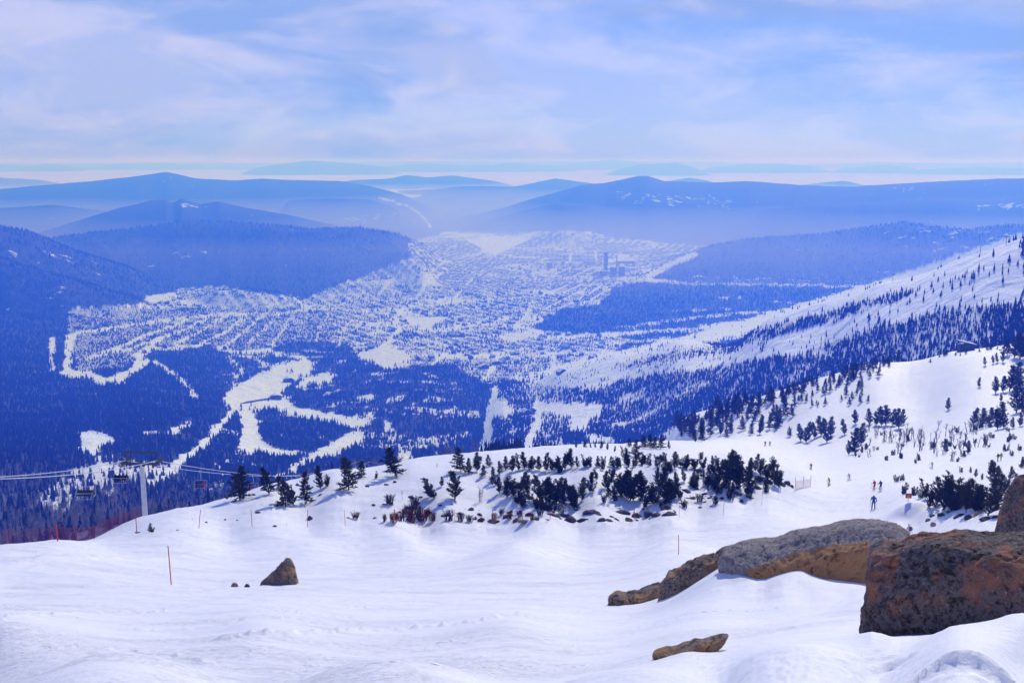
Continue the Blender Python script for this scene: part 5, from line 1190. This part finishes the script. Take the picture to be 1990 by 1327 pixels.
def rope_at_u(s, u, lo, hi):
    pts = ROPES[s]
    best = None
    for i in range(lo, hi):
        for k in range(10):
            p = pts[i].lerp(pts[i + 1], k / 10); uu, _ = project(np.array(p.x), np.array(p.y), np.array(p.z)); d = abs(float(uu) - u)
            if best is None or d < best[0]: best = (d, p.copy())
    return best[1]
bm = bmesh.new(); tube(bm, [Vector((0, 0, 0)), Vector((.10, 0, -.5)), Vector((.16, .10, -1.2)), Vector((.0, .42, -1.75)), Vector((0, .45, -1.95))], [.045] * 5, 6); bx(bm, (0, 0, .03), (.12, .5, .14)); CH = [('hanger', bm_mesh('hanger', bm, steel))]
bm = bmesh.new()
for s in (-1, 1): tube(bm, [Vector((0, .45, -1.95)), Vector((s * 1.1, .45, -1.95)), Vector((s * 1.2, .40, -2.1)), Vector((s * 1.2, .28, -2.95)), Vector((s * 1.2, -.35, -3.0))], [.035] * 5, 6)
CH.append(('frame', bm_mesh('frame', bm, steel)))
CH.append(('seat', box_mesh('seat', pad_m, ((0, -.08, -2.93), (2.3, .5, .09)), bev=.03)))
bm = bmesh.new(); bx(bm, (0, .24, -2.58), (2.3, .08, .5), Matrix.Rotation(-.15, 4, 'X'), .03); CH.append(('backrest', bm_mesh('backrest', bm, pad_m)))
bm = bmesh.new()
for s in (-1, 1): tube(bm, [Vector((s * 1.16, .3, -2.35)), Vector((s * 1.1, -.45, -2.55)), Vector((s * .9, -.62, -3.3))], [.022] * 3, 5)
tube(bm, [Vector((-1.1, -.45, -2.55)), Vector((1.1, -.45, -2.55))], [.022] * 2, 5); tube(bm, [Vector((-1.15, -.62, -3.32)), Vector((1.15, -.62, -3.32))], [.022] * 2, 5)
CH.append(('safety_bar', bm_mesh('safety_bar', bm, steel)))

# ------------------------------------------------------------------ people
def figure(joints, edges, radii, region, mats, name='person'):
    """one continuous skinned body; region(edge name) gives the clothing material of each face"""
    names = list(joints); ix = {n: i for i, n in enumerate(names)}
    me = bpy.data.meshes.new(name); me.from_pydata([joints[n] for n in names], [(ix[a], ix[b]) for a, b in edges], [])
    o = bpy.data.objects.new(name, me); COL.objects.link(o)
    o.modifiers.new('skin', 'SKIN'); sub = o.modifiers.new('sub', 'SUBSURF'); sub.levels = 1; sub.render_levels = 1
    for n in names:
        sv = me.skin_vertices[0].data[ix[n]]; sv.radius = radii[n] if isinstance(radii[n], tuple) else (radii[n], radii[n]); sv.use_root = (n == 'pelvis')
    dg = bpy.context.evaluated_depsgraph_get(); dg.update(); ev = o.evaluated_get(dg)
    out = bpy.data.meshes.new_from_object(ev); bpy.data.objects.remove(o); out.materials.clear()
    segs = [(Vector(joints[a]), Vector(joints[b]), a, b) for a, b in edges]
    for m in mats: out.materials.append(m)
    for p in out.polygons:
        c = p.center; best = (9, 0)
        for a, b, na, nb in segs:
            t = max(0, min(1, (c - a).dot(b - a) / max((b - a).length_squared, 1e-9))); d = (c - a.lerp(b, t)).length
            if d < best[0]: best = (d, region(na, nb, t, c))
        p.material_index = best[1]; p.use_smooth = True
    return out
ED = [('pelvis', 'spine'), ('spine', 'chest'), ('chest', 'neck'), ('neck', 'chin'), ('chin', 'head')] + [(a + s, b + s) for s in 'LR' for a, b in (('hip', 'knee'), ('knee', 'ankle'), ('ankle', 'toe'), ('shoulder', 'elbow'), ('elbow', 'wrist'), ('wrist', 'hand'), ('wrist', 'thumb'))] + [('pelvis', 'hip' + s) for s in 'LR'] + [('chest', 'shoulder' + s) for s in 'LR']
RAD = {'pelvis': (.165, .13), 'spine': (.155, .12), 'chest': (.18, .13), 'neck': .065, 'chin': .095, 'head': .105}
for s in 'LR': RAD.update({'hip' + s: .10, 'knee' + s: .078, 'ankle' + s: .075, 'toe' + s: .06, 'shoulder' + s: .085, 'elbow' + s: .065, 'wrist' + s: .05, 'hand' + s: .045, 'thumb' + s: .022})
def reg(a, b, t, c):
    a0 = a.rstrip('LR')
    if a0 in ('hip', 'knee') or (a0 == 'pelvis' and b.startswith('hip')): return 1
    if a0 == 'ankle': return 2
    if a0 == 'wrist': return 2
    if a0 in ('neck',) : return 3
    if a0 == 'chin': return 3 if (c.y > FACE_Y and t < .75) else 4
    return 0
FACE_Y = 99
def pose(kind):
    J = {}
    if kind == 'ski':
        J = dict(pelvis=(0, -.04, .90), spine=(0, 0, 1.10), chest=(0, .08, 1.33), neck=(0, .12, 1.46), chin=(0, .16, 1.55), head=(0, .17, 1.68))
        for s, x in (('L', -1), ('R', 1)): J.update({'hip' + s: (x * .11, -.04, .84), 'knee' + s: (x * .14, .14, .50), 'ankle' + s: (x * .13, -.02, .12), 'toe' + s: (x * .13, .17, .06), 'shoulder' + s: (x * .20, .07, 1.40), 'elbow' + s: (x * .34, .08, 1.14), 'wrist' + s: (x * .32, .34, 1.08), 'hand' + s: (x * .30, .43, 1.06), 'thumb' + s: (x * .26, .39, 1.12)})
    elif kind == 'walk':
        J = dict(pelvis=(0, 0, .93), spine=(0, .02, 1.13), chest=(0, .05, 1.36), neck=(0, .07, 1.49), chin=(0, .10, 1.58), head=(0, .10, 1.71))
        for s, x in (('L', -1), ('R', 1)): J.update({'hip' + s: (x * .11, 0, .87), 'knee' + s: (x * .12, .06 + .12 * x, .50), 'ankle' + s: (x * .13, .16 * x - .04, .10), 'toe' + s: (x * .14, .16 * x + .14, .05), 'shoulder' + s: (x * .20, .04, 1.43), 'elbow' + s: (x * .31, -.06 - .1 * x, 1.17), 'wrist' + s: (x * .32, .14 - .12 * x, 1.02), 'hand' + s: (x * .31, .22 - .12 * x, .97), 'thumb' + s: (x * .27, .20 - .12 * x, 1.03)})
    elif kind == 'board':
        J = dict(pelvis=(0, -.10, .74), spine=(0, -.02, .92), chest=(0, .08, 1.13), neck=(0, .14, 1.25), chin=(0, .18, 1.33), head=(0, .19, 1.46))
        for s, x in (('L', -1), ('R', 1)): J.update({'hip' + s: (x * .12, -.09, .70), 'knee' + s: (x * .24, .16, .46), 'ankle' + s: (x * .27, -.02, .12), 'toe' + s: (x * .29, .17, .07), 'shoulder' + s: (x * .20, .07, 1.20), 'elbow' + s: (x * .44, .06, 1.03), 'wrist' + s: (x * .62, .20, .98), 'hand' + s: (x * .70, .24, .97), 'thumb' + s: (x * .64, .28, 1.02)})
    elif kind == 'sit':
        J = dict(pelvis=(0, .02, .12), spine=(0, .06, .32), chest=(0, .07, .54), neck=(0, .06, .67), chin=(0, .03, .76), head=(0, .02, .89))
        for s, x in (('L', -1), ('R', 1)): J.update({'hip' + s: (x * .10, 0, .10), 'knee' + s: (x * .12, -.43, .08), 'ankle' + s: (x * .12, -.46, -.34), 'toe' + s: (x * .12, -.66, -.38), 'shoulder' + s: (x * .20, .06, .60), 'elbow' + s: (x * .28, -.06, .36), 'wrist' + s: (x * .20, -.28, .30), 'hand' + s: (x * .17, -.37, .31), 'thumb' + s: (x * .12, -.32, .36)})
    return J
skin_m = mat('skin', (.52, .30, .22), .6, .3)
def cloth(c): return mat('cloth_%d_%d_%d' % tuple(int(x * 100) for x in c), c, .85, .15)
_POSE = {}
def person_mesh(kind, jacket, pants, helmet, boots=(.03, .03, .035)):
    if kind not in _POSE: _POSE[kind] = figure(pose(kind), ED, RAD, reg, [skin_m] * 5)
    me = _POSE[kind].copy(); me.materials.clear()
    for m in (cloth(jacket), cloth(pants), cloth(boots), skin_m, cloth(helmet)): me.materials.append(m)
    return me
gog_m = mat('goggles', (.02, .03, .06), .15, .6)
def skier(u, v, yaw, kind, jacket, pants, helmet, label, gear='ski', rmin=60, pack=None, hpx=None):
    q, r = near_ground(u, v, rmin)
    o = add('person', person_mesh(kind, jacket, pants, helmet), label=label, cat='person', group='skiers and snowboarders on the piste', loc=q + np.array([0, 0, .05])); o.rotation_euler = (0, 0, yaw)
    if hpx:
        s = hpx * math.hypot(r, q[2]) / F / 1.78; s = min(max(s, .8), 1.12); o.scale = (s, s, s)
    J = pose(kind); h = Vector(J['chin']).lerp(Vector(J['head']), .45)
    bm = bmesh.new(); bx(bm, h + Vector((0, .10 if kind != 'sit' else -.10, .02)), (.17, .05, .075), None, .015); add('goggles', bm_mesh('goggles', bm, gog_m), o)
    if gear == 'ski':
        sk = mat('ski_top', (.06, .06, .08), .3, .5)
        for s in 'LR':
            a = Vector(J['ankle' + s]); z = .03
            bm = bmesh.new(); x = a.x; y = a.y + .05
            for y0, y1, z0, z1, w0, w1 in ((-.80, .62, .0, .0, .085, .085), (.62, .85, .0, .12, .085, .05)):
                i = [bm.verts.new((x + sx * w / 2, y + yy, z + zz + t)) for yy, zz, w in ((y0, z0, w0), (y1, z1, w1)) for sx in (-1, 1) for t in (0, .02)]
                for f in ((0, 1, 3, 2), (4, 6, 7, 5), (0, 4, 5, 1), (2, 3, 7, 6), (0, 2, 6, 4), (1, 5, 7, 3)): bm.faces.new([i[k] for k in f])
            add('ski', bm_mesh('ski', bm, sk), o)
            hd = Vector(J['hand' + s]); bm = bmesh.new(); rod(bm, hd + Vector((0, .03, .1)), hd + Vector((.12 * (1 if s == 'R' else -1), -.45, -hd.z + .02)), .012, n=6); rod(bm, hd + Vector((.115 * (1 if s == 'R' else -1), -.43, -hd.z + .09)), hd + Vector((.115 * (1 if s == 'R' else -1), -.43, -hd.z + .10)), .05, n=8)
            add('ski_pole', bm_mesh('ski_pole', bm, steel_dark), o)
    elif gear == 'board':
        bm = bmesh.new(); n = 14; top, bot = [], []
        for k in range(n + 1):
            t = -1 + 2 * k / n; w = .14 * math.sqrt(max(0.04, 1 - abs(t) ** 6)); zz = .10 * max(0, abs(t) - .82) / .18
            for L, zt in ((top, .045), (bot, .02)): L.append((bm.verts.new((t * .78, -w + .05, zz + zt)), bm.verts.new((t * .78, w + .05, zz + zt))))
        for L in (top, bot):
            for A, B in zip(L[:-1], L[1:]): bm.faces.new((A[0], A[1], B[1], B[0]))
        for k in range(n):
            for s in (0, 1): bm.faces.new((top[k][s], top[k + 1][s], bot[k + 1][s], bot[k][s]))
        add('snowboard', bm_mesh('snowboard', bm, mat('board_top', (.05, .05, .06), .3, .5)), o)
    if pack:
        bm = bmesh.new(); c = Vector(J['chest']).lerp(Vector(J['spine']), .45) + Vector((0, -.20, .02)); bx(bm, c, (.30, .17, .44), None, .05); add('backpack', bm_mesh('backpack', bm, cloth(pack)), o)
    return o
K = (.02, .02, .025)
skier(1697, 990, 2.6, 'walk', (.04, .09, .30), (.015, .015, .02), (.03, .05, .16), 'skier in a blue jacket and black trousers, lowest on the piste', hpx=28)
skier(1699, 952, .4, 'ski', (.45, .04, .04), (.05, .10, .26), K, 'skier in a red jacket beside one in dark blue', hpx=17)
skier(1711, 953, .3, 'ski', (.03, .05, .14), (.02, .025, .05), K, 'skier in dark blue standing by the one in red', hpx=17)
skier(1611, 944, .9, 'board', (.30, .36, .03), (.03, .035, .04), K, 'snowboarder leaning in a lime yellow jacket', 'board', hpx=19)
skier(1650, 934, .6, 'board', (.42, .44, .48), (.12, .14, .2), (.05, .06, .1), 'pale snowboarder crouching between the lime and red jackets', 'board', hpx=12)
skier(1576, 913, .2, 'ski', (.04, .05, .08), (.03, .03, .05), K, 'dark skier farther down above the lime snowboarder', hpx=13)
skier(1487, 867, .1, 'ski', (.03, .03, .04), (.03, .03, .04), K, 'left one of two tiny dark skiers at the piste brow', hpx=10)
skier(1496, 867, -.1, 'ski', (.10, .10, .12), (.04, .04, .05), K, 'right one of two tiny dark skiers at the piste brow', hpx=10)
skier(1766, 1049, .3, 'walk', (.55, .60, .68), (.35, .58, .68), (.30, .33, .42), 'skier in white and pale blue with a red backpack above the boulders', hpx=29, pack=(.30, .03, .05))
skier(1939, 897, .4, 'walk', (.03, .04, .07), (.02, .02, .03), K, 'dark figure beside a yellow one above the right thicket', None, hpx=10)
skier(1945, 896, .2, 'walk', (.35, .28, .04), (.03, .03, .04), K, 'figure in a mustard yellow jacket above the right thicket', None, hpx=10)
skier(1811, 912, .2, 'ski', (.45, .47, .5), (.05, .05, .07), K, 'tiny pale skier left of the small snow bushes', hpx=11)

def chair(s, u, lo, hi, label, riders):
    p = rope_at_u(s, u, lo, hi); e = add('lift_chair', None, label=label, cat='lift chair', group='chairs on the chairlift', loc=p); e.rotation_euler = (0, 0, lang)
    for n, me in CH: add(n, me, e)
    for (x, jk, pt, hl, lb) in riders:
        q = p + lx * x + Vector((0, 0, -2.88)) + Vector((-lx.y, lx.x, 0)) * .02
        o = add('person', person_mesh('sit', jk, pt, hl), label=lb, cat='person', group='riders on the chairlift', loc=q); o.rotation_euler = (0, 0, lang); o.scale = (.98,) * 3
R1, B1, D1 = (.5, .04, .04), (.04, .09, .3), (.025, .025, .03)
chair(-1, 233, 22, 40, 'loaded four-seat chair hanging just left of the lift tower', [(-.85, D1, K, (.35, .04, .04), 'rider in black with a red helmet on the chair by the tower'), (-.28, D1, K, K, 'second rider from the left in black on the chair by the tower'), (.28, (.06, .05, .05), K, (.3, .05, .05), 'third rider from the left on the chair by the tower'), (.85, D1, K, (.4, .06, .05), 'rightmost rider in black on the chair by the tower')])
chair(1, 163, 8, 30, 'empty chair hanging left of the lift tower over the wood', [])
chair(-1, 387, 31, 58, 'chair with three riders, first right of the lift tower', [(-.8, D1, K, (.2, .2, .25), 'rider in black on the left of the first chair past the tower'), (.1, (.05, .06, .08), K, K, 'dark middle rider on the first chair past the tower'), (.75, R1, K, K, 'rider in a bright red jacket on the first chair past the tower')])
chair(-1, 490, 31, 58, 'chair half hidden behind the broad pine with red and blue riders', [(-.8, D1, K, K, 'dark rider beside the red one on the chair behind the broad pine'), (-.2, R1, B1, K, 'rider in red on the chair behind the broad pine'), (.45, (.1, .35, .5), B1, K, 'rider in turquoise on the chair behind the broad pine'), (.95, (.35, .05, .05), K, K, 'end rider in dark red on the chair behind the broad pine')])
chair(1, 566, 31, 58, 'mostly empty chair between the slim pine and the leaning pines', [(.8, D1, K, K, 'single dark rider on the mostly empty chair')])
chair(1, 716, 58, 88, 'distant chair just past the far lift tower', [(-.4, B1, K, K, 'blue rider on the distant chair'), (.4, R1, K, K, 'red rider on the distant chair')])

# ------------------------------------------------------------------ marker poles
POLES = [(112,1051,1018,.045,'thick red marker pole in front of the safety net'),(266,1036,1003,.04,'red marker pole just below the lift tower'),(333,1136,1066,.022,'tall thin red pole alone on the open snow'),(386,1026,992,.03,'leaning red pole right of the tiny pine sprig'),(490,1023,991,.028,'red pole in front of the long tree shadows'),(598,1024,991,.03,'red pole beside the snow hollow'),(671,1021,992,.024,'thin red pole left of the red shrubs'),(768,1017,990,.06,'stout red pole among the red shrubs'),(824,1017,990,.026,'thin red pole at the right end of the red shrubs'),(884,1014,991,.024,'thin pinkish pole right of the red shrubs'),(958,1012,990,.03,'red pole before the left red rocks'),(1015,1010,989,.04,'red pole beside the pale brown rock'),(1069,1010,990,.028,'red pole right of the red rocks'),(1232,1011,988,.03,'red pole by the big grey rock pile'),(1319,1077,1040,.018,'thin pole alone on the piste above the brown rock spur'),(1320,1006,980,.018,'thin dark stake right of the grey rock pile'),(1405,1002,972,.016,'bent stake below the knoll nose'),(1480,982,956,.014,'thin stake near the knoll nose'),(1517,958,940,.014,'short stake at the tip of the knoll nose')]
for u, v, vt, rad, lb in POLES:
    q, r = near_ground(u, v, 20); L = (v - vt) * math.hypot(r, q[2]) / F * 1.05; ln = random.uniform(-.05, .05) + (.10 if u == 386 else 0)
    bm = bmesh.new(); tube(bm, [Vector((0, 0, -.3)), Vector((ln * L * .5, 0, L * .5)), Vector((ln * L * 1.05, 0, L))], [rad, rad, rad * .9], 8); me = bm_mesh('pole', bm, orange_m if rad > .017 else mat('stake_brown', (.22, .07, .05), .8, .2))
    add('marker_pole', me, label=lb, cat='pole', group='marker poles along the piste', loc=q)
# ------------------------------------------------------------------ safety net along the left brow
_base = [(-120,1078,70),(-40,1067,73),(0,1062.5,75),(60,1057,80),(120,1050,86),(180,1033,98),(230,1017,112),(275,1006,122)]
_bp_ = [Vector(world_pt(*b)) - Vector((0, 0, .12)) for b in _base]; _bp_ = [Vector((p.x, p.y, near_z(p.x, p.y))) for p in _bp_]
e = add('safety_net', None, label='dark red safety net strung along the left brow of the slope', cat='net', loc=_bp_[2]); org = _bp_[2]
_len = [0]
for a, b in zip(_bp_[:-1], _bp_[1:]): _len.append(_len[-1] + (b - a).length)
def along(s):
    for i in range(len(_bp_) - 1):
        if s <= _len[i + 1]: return _bp_[i].lerp(_bp_[i + 1], (s - _len[i]) / (_len[i + 1] - _len[i]))
    return _bp_[-1]
NH = 1.25; V, Fc = [], []
def strand(a, b, w):
    d = (b - a).normalized(); s = d.orthogonal().normalized() * w; t = d.cross(s); i = len(V)
    for p in (a, b): V.extend([p + s, p - s * .5 + t * .87, p - s * .5 - t * .87])
    for k in range(3): Fc.append((i + k, i + (k + 1) % 3, i + 3 + (k + 1) % 3, i + 3 + k))
s = 0.0; st = .17
while s < _len[-1] - st:
    a, b = along(s) - org, along(s + st) - org; sg = .10 * math.sin(s * .8) ** 2
    strand(a + Vector((0, 0, .02)), a + Vector((0, 0, NH - sg)), .0045)
    for k in range(9): strand(a + Vector((0, 0, .05 + k * (NH - .05 - sg) / 8)), b + Vector((0, 0, .05 + k * (NH - .05 - sg) / 8)), 0.0045 if k < 8 else .014)
    s += st
add('net', mesh_np('net', np.array([tuple(v) for v in V]), np.array(Fc), [net_m]), e)
for k in range(8):
    p = along(_len[-1] * k / 7) - org; add('post', rod_mesh('post', net_m, (p, p + Vector((0, 0, NH + .1)), .03)), e)
# orange netting at the knoll nose
q0 = Vector(near_ground(1545, 952, 60)[0]); q1 = Vector(near_ground(1575, 945, 60)[0])
e = add('short_net', None, label='short faded pink net on stakes beyond the knoll nose', cat='net', loc=q0); V, Fc = [], []
for k in range(15): strand((q1 - q0) * (k / 14), (q1 - q0) * (k / 14) + Vector((0, 0, 1.2)), .012)
for k in range(8): strand(Vector((0, 0, .1 + .15 * k)), (q1 - q0) + Vector((0, 0, .1 + .15 * k)), .012)
add('net', mesh_np('net', np.array([tuple(v) for v in V]), np.array(Fc), [net_m]), e)
for k in range(3): add('post', rod_mesh('post', net_m, ((q1 - q0) * (k / 2), (q1 - q0) * (k / 2) + Vector((0, 0, 1.7)), .025)), e)

# ------------------------------------------------------------------ warning sign
q, r = near_ground(1765, 975, 60); q = Vector(q); k = r / F
e = add('warning_sign', None, label='red warning board with a yellow triangle beside the right thicket', cat='sign', loc=q); zc = Vector(world_pt(1765.5, 963, r)).z - q.z
bw, bh = 11.5 * k, 9.5 * k
add('board', box_mesh('board', mat('sign_red', (.62, .04, .03), .5, .3), ((0, 0, zc), (bw, .03, bh)), bev=.006), e)
def tri_mesh(name, m, h, y, c):
    bm = bmesh.new(); w = h * 1.1; P = [(-w / 2, -h / 2), (w / 2, -h / 2), (0, h / 2)]
    A = [bm.verts.new((x, y, c + z)) for x, z in P]; B = [bm.verts.new((x, y - .006, c + z)) for x, z in P]
    bm.faces.new(A); bm.faces.new(B)
    for i in range(3): bm.faces.new((A[i], A[(i + 1) % 3], B[(i + 1) % 3], B[i]))
    return bm_mesh(name, bm, m)
add('triangle', tri_mesh('triangle', mat('sign_yellow', (.8, .5, .04), .5, .3), bh * .68, -.017, zc - bh * .04), e)
add('symbol', tri_mesh('symbol', mat('sign_black', (.02, .02, .02), .5, .3), bh * .30, -.025, zc - bh * .08), e)
add('post', rod_mesh('post', steel, ((0, .035, -.4), (0, .035, zc), .03)), e)

# ------------------------------------------------------------------ lift station on the right brow
q, r = near_ground(1890, 682, 300); q = Vector(q) + Vector((0, 8, -1.5)); k = r / F
e = add('lift_station', None, label='lift station shed with slanting snow-edged roof on the right brow', cat='building', loc=q)
add('wall', box_mesh('wall', mat('shed_wall', (.06, .065, .08), .6, .3), ((0, 0, 1.4), (26 * k, 4, 4.6))), e)
bm = bmesh.new(); bx(bm, (0, 0, 4.6), (33 * k, 6, .5), Matrix.Rotation(.22, 4, 'Y'), .05); rf = add('roof', bm_mesh('roof', bm, mat('shed_roof', (.08, .09, .11), .5, .3)), e)
bm = bmesh.new(); bx(bm, (0, 0, 4.98), (31 * k, 5.6, .24), Matrix.Rotation(.22, 4, 'Y')); add('snow_cover', bm_mesh('snow_cover', bm, roof_snow), rf)
for s in (-1, 1): add('leg', box_mesh('leg', steel_dark, ((s * 12 * k, -2.2, 1.0), (.4, .4, 6.2))), e)

# ------------------------------------------------------------------ far masts on the spur
bm = bmesh.new(); rod(bm, (0, 0, -1), (0, 0, 9), .35, .22, 6); mast_me = bm_mesh('mast', bm, steel_dark); arm_me = box_mesh('crossarm', steel_dark, ((0, 0, 9), (5, .5, .5)))
for i, (u, v) in enumerate([(1640,578),(1735,546),(1827,517),(1905,492),(1955,476),(1232,712),(1320,688),(1128,728)]):
    q, r = val_ground(u, v)
    e = add('spur_mast', None, label=f'thin lift mast, {ORD[i]} of those along the crest run of the spur', cat='mast', group='lift masts on the spur', loc=q); e.rotation_euler = (0, 0, -.5); add('mast', mast_me, e); add('crossarm', arm_me, e)

# ------------------------------------------------------------------ bigger buildings in the valley
conc = mat('concrete_far', (.20, .21, .24), .8, .2); win_m = mat('window_dark', (.03, .035, .05), .2, .5)
def block(u, v, wpx, hpx, dpx, label, roof=roof_snow, name='apartment_block', wallm=None, rz=0.0, wins=True):
    q, r = val_ground(u, v); k = r / F; w, h, d = wpx * k, hpx * k, dpx * k
    e = add(name, None, label=label, cat='building', loc=q); e.rotation_euler = (0, 0, rz)
    add('wall', box_mesh('wall', wallm or conc, ((0, 0, h / 2 - 3), (w, d, h + 6))), e)
    add('roof', box_mesh('roof', roof, ((0, 0, h + .5), (w * 1.04, d * 1.04, 1.0))), e)
    if wins:
        nfl = max(2, int(h / 12)); nw = max(2, int(w / 12))
        wm = box_mesh('window', win_m, ((0, 0, 0), (w / nw * .5, .4, h / nfl * .5)))
        for i in range(nw):
            for j in range(nfl): o = add('window', wm, e); o.location = ((i + .5) / nw * w - w / 2, -d / 2 - .1, (j + .5) / nfl * h)
    return e
block(1177, 532, 7, 42, 7, 'tall narrow tower rising from the far town', name='tower_block')
block(1192, 534, 12, 15, 8, 'square grey block just right of the tall tower'); block(1208, 536, 12, 18, 8, 'taller square block second right of the tall tower'); block(1172, 536, 14, 9, 8, 'low grey block at the foot of the tall tower')
block(1068, 521, 11, 11, 8, 'lone grey block left of the tall tower in the far town'); block(1094, 516, 7, 8, 6, 'small grey block between the lone block and the tall tower')
block(1145, 512, 24, 4, 6, 'long low block left of the tall tower', wins=False); block(1215, 512, 36, 5, 8, 'long low hall behind the tall tower', wins=False)
q, r = val_ground(1198, 522); k = r / F
add('chimney', rod_mesh('chimney', conc, (Vector((0, 0, -5)), Vector((0, 0, 26 * k)), 1.4 * k, .9 * k)), label='thin chimney between the tall tower and the square blocks', cat='chimney', loc=q)
q, r = val_ground(1022, 806); 
def lodge(u, v, sc, me, label, rz):
    q, r = val_ground(u, v); o = add('lodge', None, label=label, cat='building', loc=q); o.rotation_euler = (0, 0, rz); o.scale = (sc,) * 3
    w, d, h, rh = me
    add('wall', box_mesh('wall', wall_ms[0], ((0, 0, h / 2 - 1), (w, d, h + 2))), o)
    bm = bmesh.new(); P = [(-w * .58, h - .4), (0, h + rh), (w * .58, h - .4), (w * .58, h + .2), (0, h + rh + .7), (-w * .58, h + .2)]
    A = [bm.verts.new((x, -d * .56, z)) for x, z in P]; B = [bm.verts.new((x, d * .56, z)) for x, z in P]; bm.faces.new(A); bm.faces.new(B)
    for i in range(6): bm.faces.new((A[i], A[(i + 1) % 6], B[(i + 1) % 6], B[i]))
    add('roof', bm_mesh('roof', bm, roof_snow), o)
    for i in (-1, 0, 1): add('window', box_mesh('window', win_m, ((i * w * .28, -d / 2 - .05, h * .5), (w * .16, .2, h * .4))), o)
lodge(1022, 806, 1, (20, 14, 7, 6), 'chalet with pale roof in the clearing between two ski runs', .5)
lodge(1036, 800, 1, (12, 9, 6, 5), 'smaller chalet just right of the pale-roofed one', -.3)
lodge(640, 772, 1, (34, 13, 8, 6), 'long lodge on the right of the resort clearing', 1.2); lodge(560, 742, 1, (26, 14, 9, 6), 'large lodge at the top of the resort clearing', .4); lodge(605, 752, 1, (22, 12, 8, 6), 'smaller lodge right of the topmost one in the resort clearing', .9)
lodge(536, 775, 1, (28, 14, 8, 6), 'lodge beside the row of long sheds at the resort', .2); lodge(660, 765, 1, (22, 12, 7, 5), 'lodge behind the long one at the resort edge', .8)
lodge(940, 716, 1, (30, 16, 9, 6), 'large lodge at the lower edge of the village', .5); lodge(965, 708, 1, (28, 14, 9, 6), 'second large lodge uphill of the lower village edge', .2); lodge(1090, 726, 1, (26, 13, 8, 5), 'lone lodge beside the spur run', .9)
shed_m = mat('coach_dark', (.06, .065, .08), .5, .4)
bm_me = box_mesh('long_shed', shed_m, ((0, 0, 1.9), (26, 3.2, 3.4)), ((0, 0, .6), (24, 2.8, .8)), bev=.3)
for i in range(6):
    q, r = val_ground(476 + i * 8.5, 784 - i * 1.4)
    o = add('long_shed', bm_me, label=f'long dark shed, {ORD[i]} from the left in the row at the resort clearing', cat='shed', group='sheds of the resort clearing', loc=q); o.rotation_euler = (0, 0, 1.15)
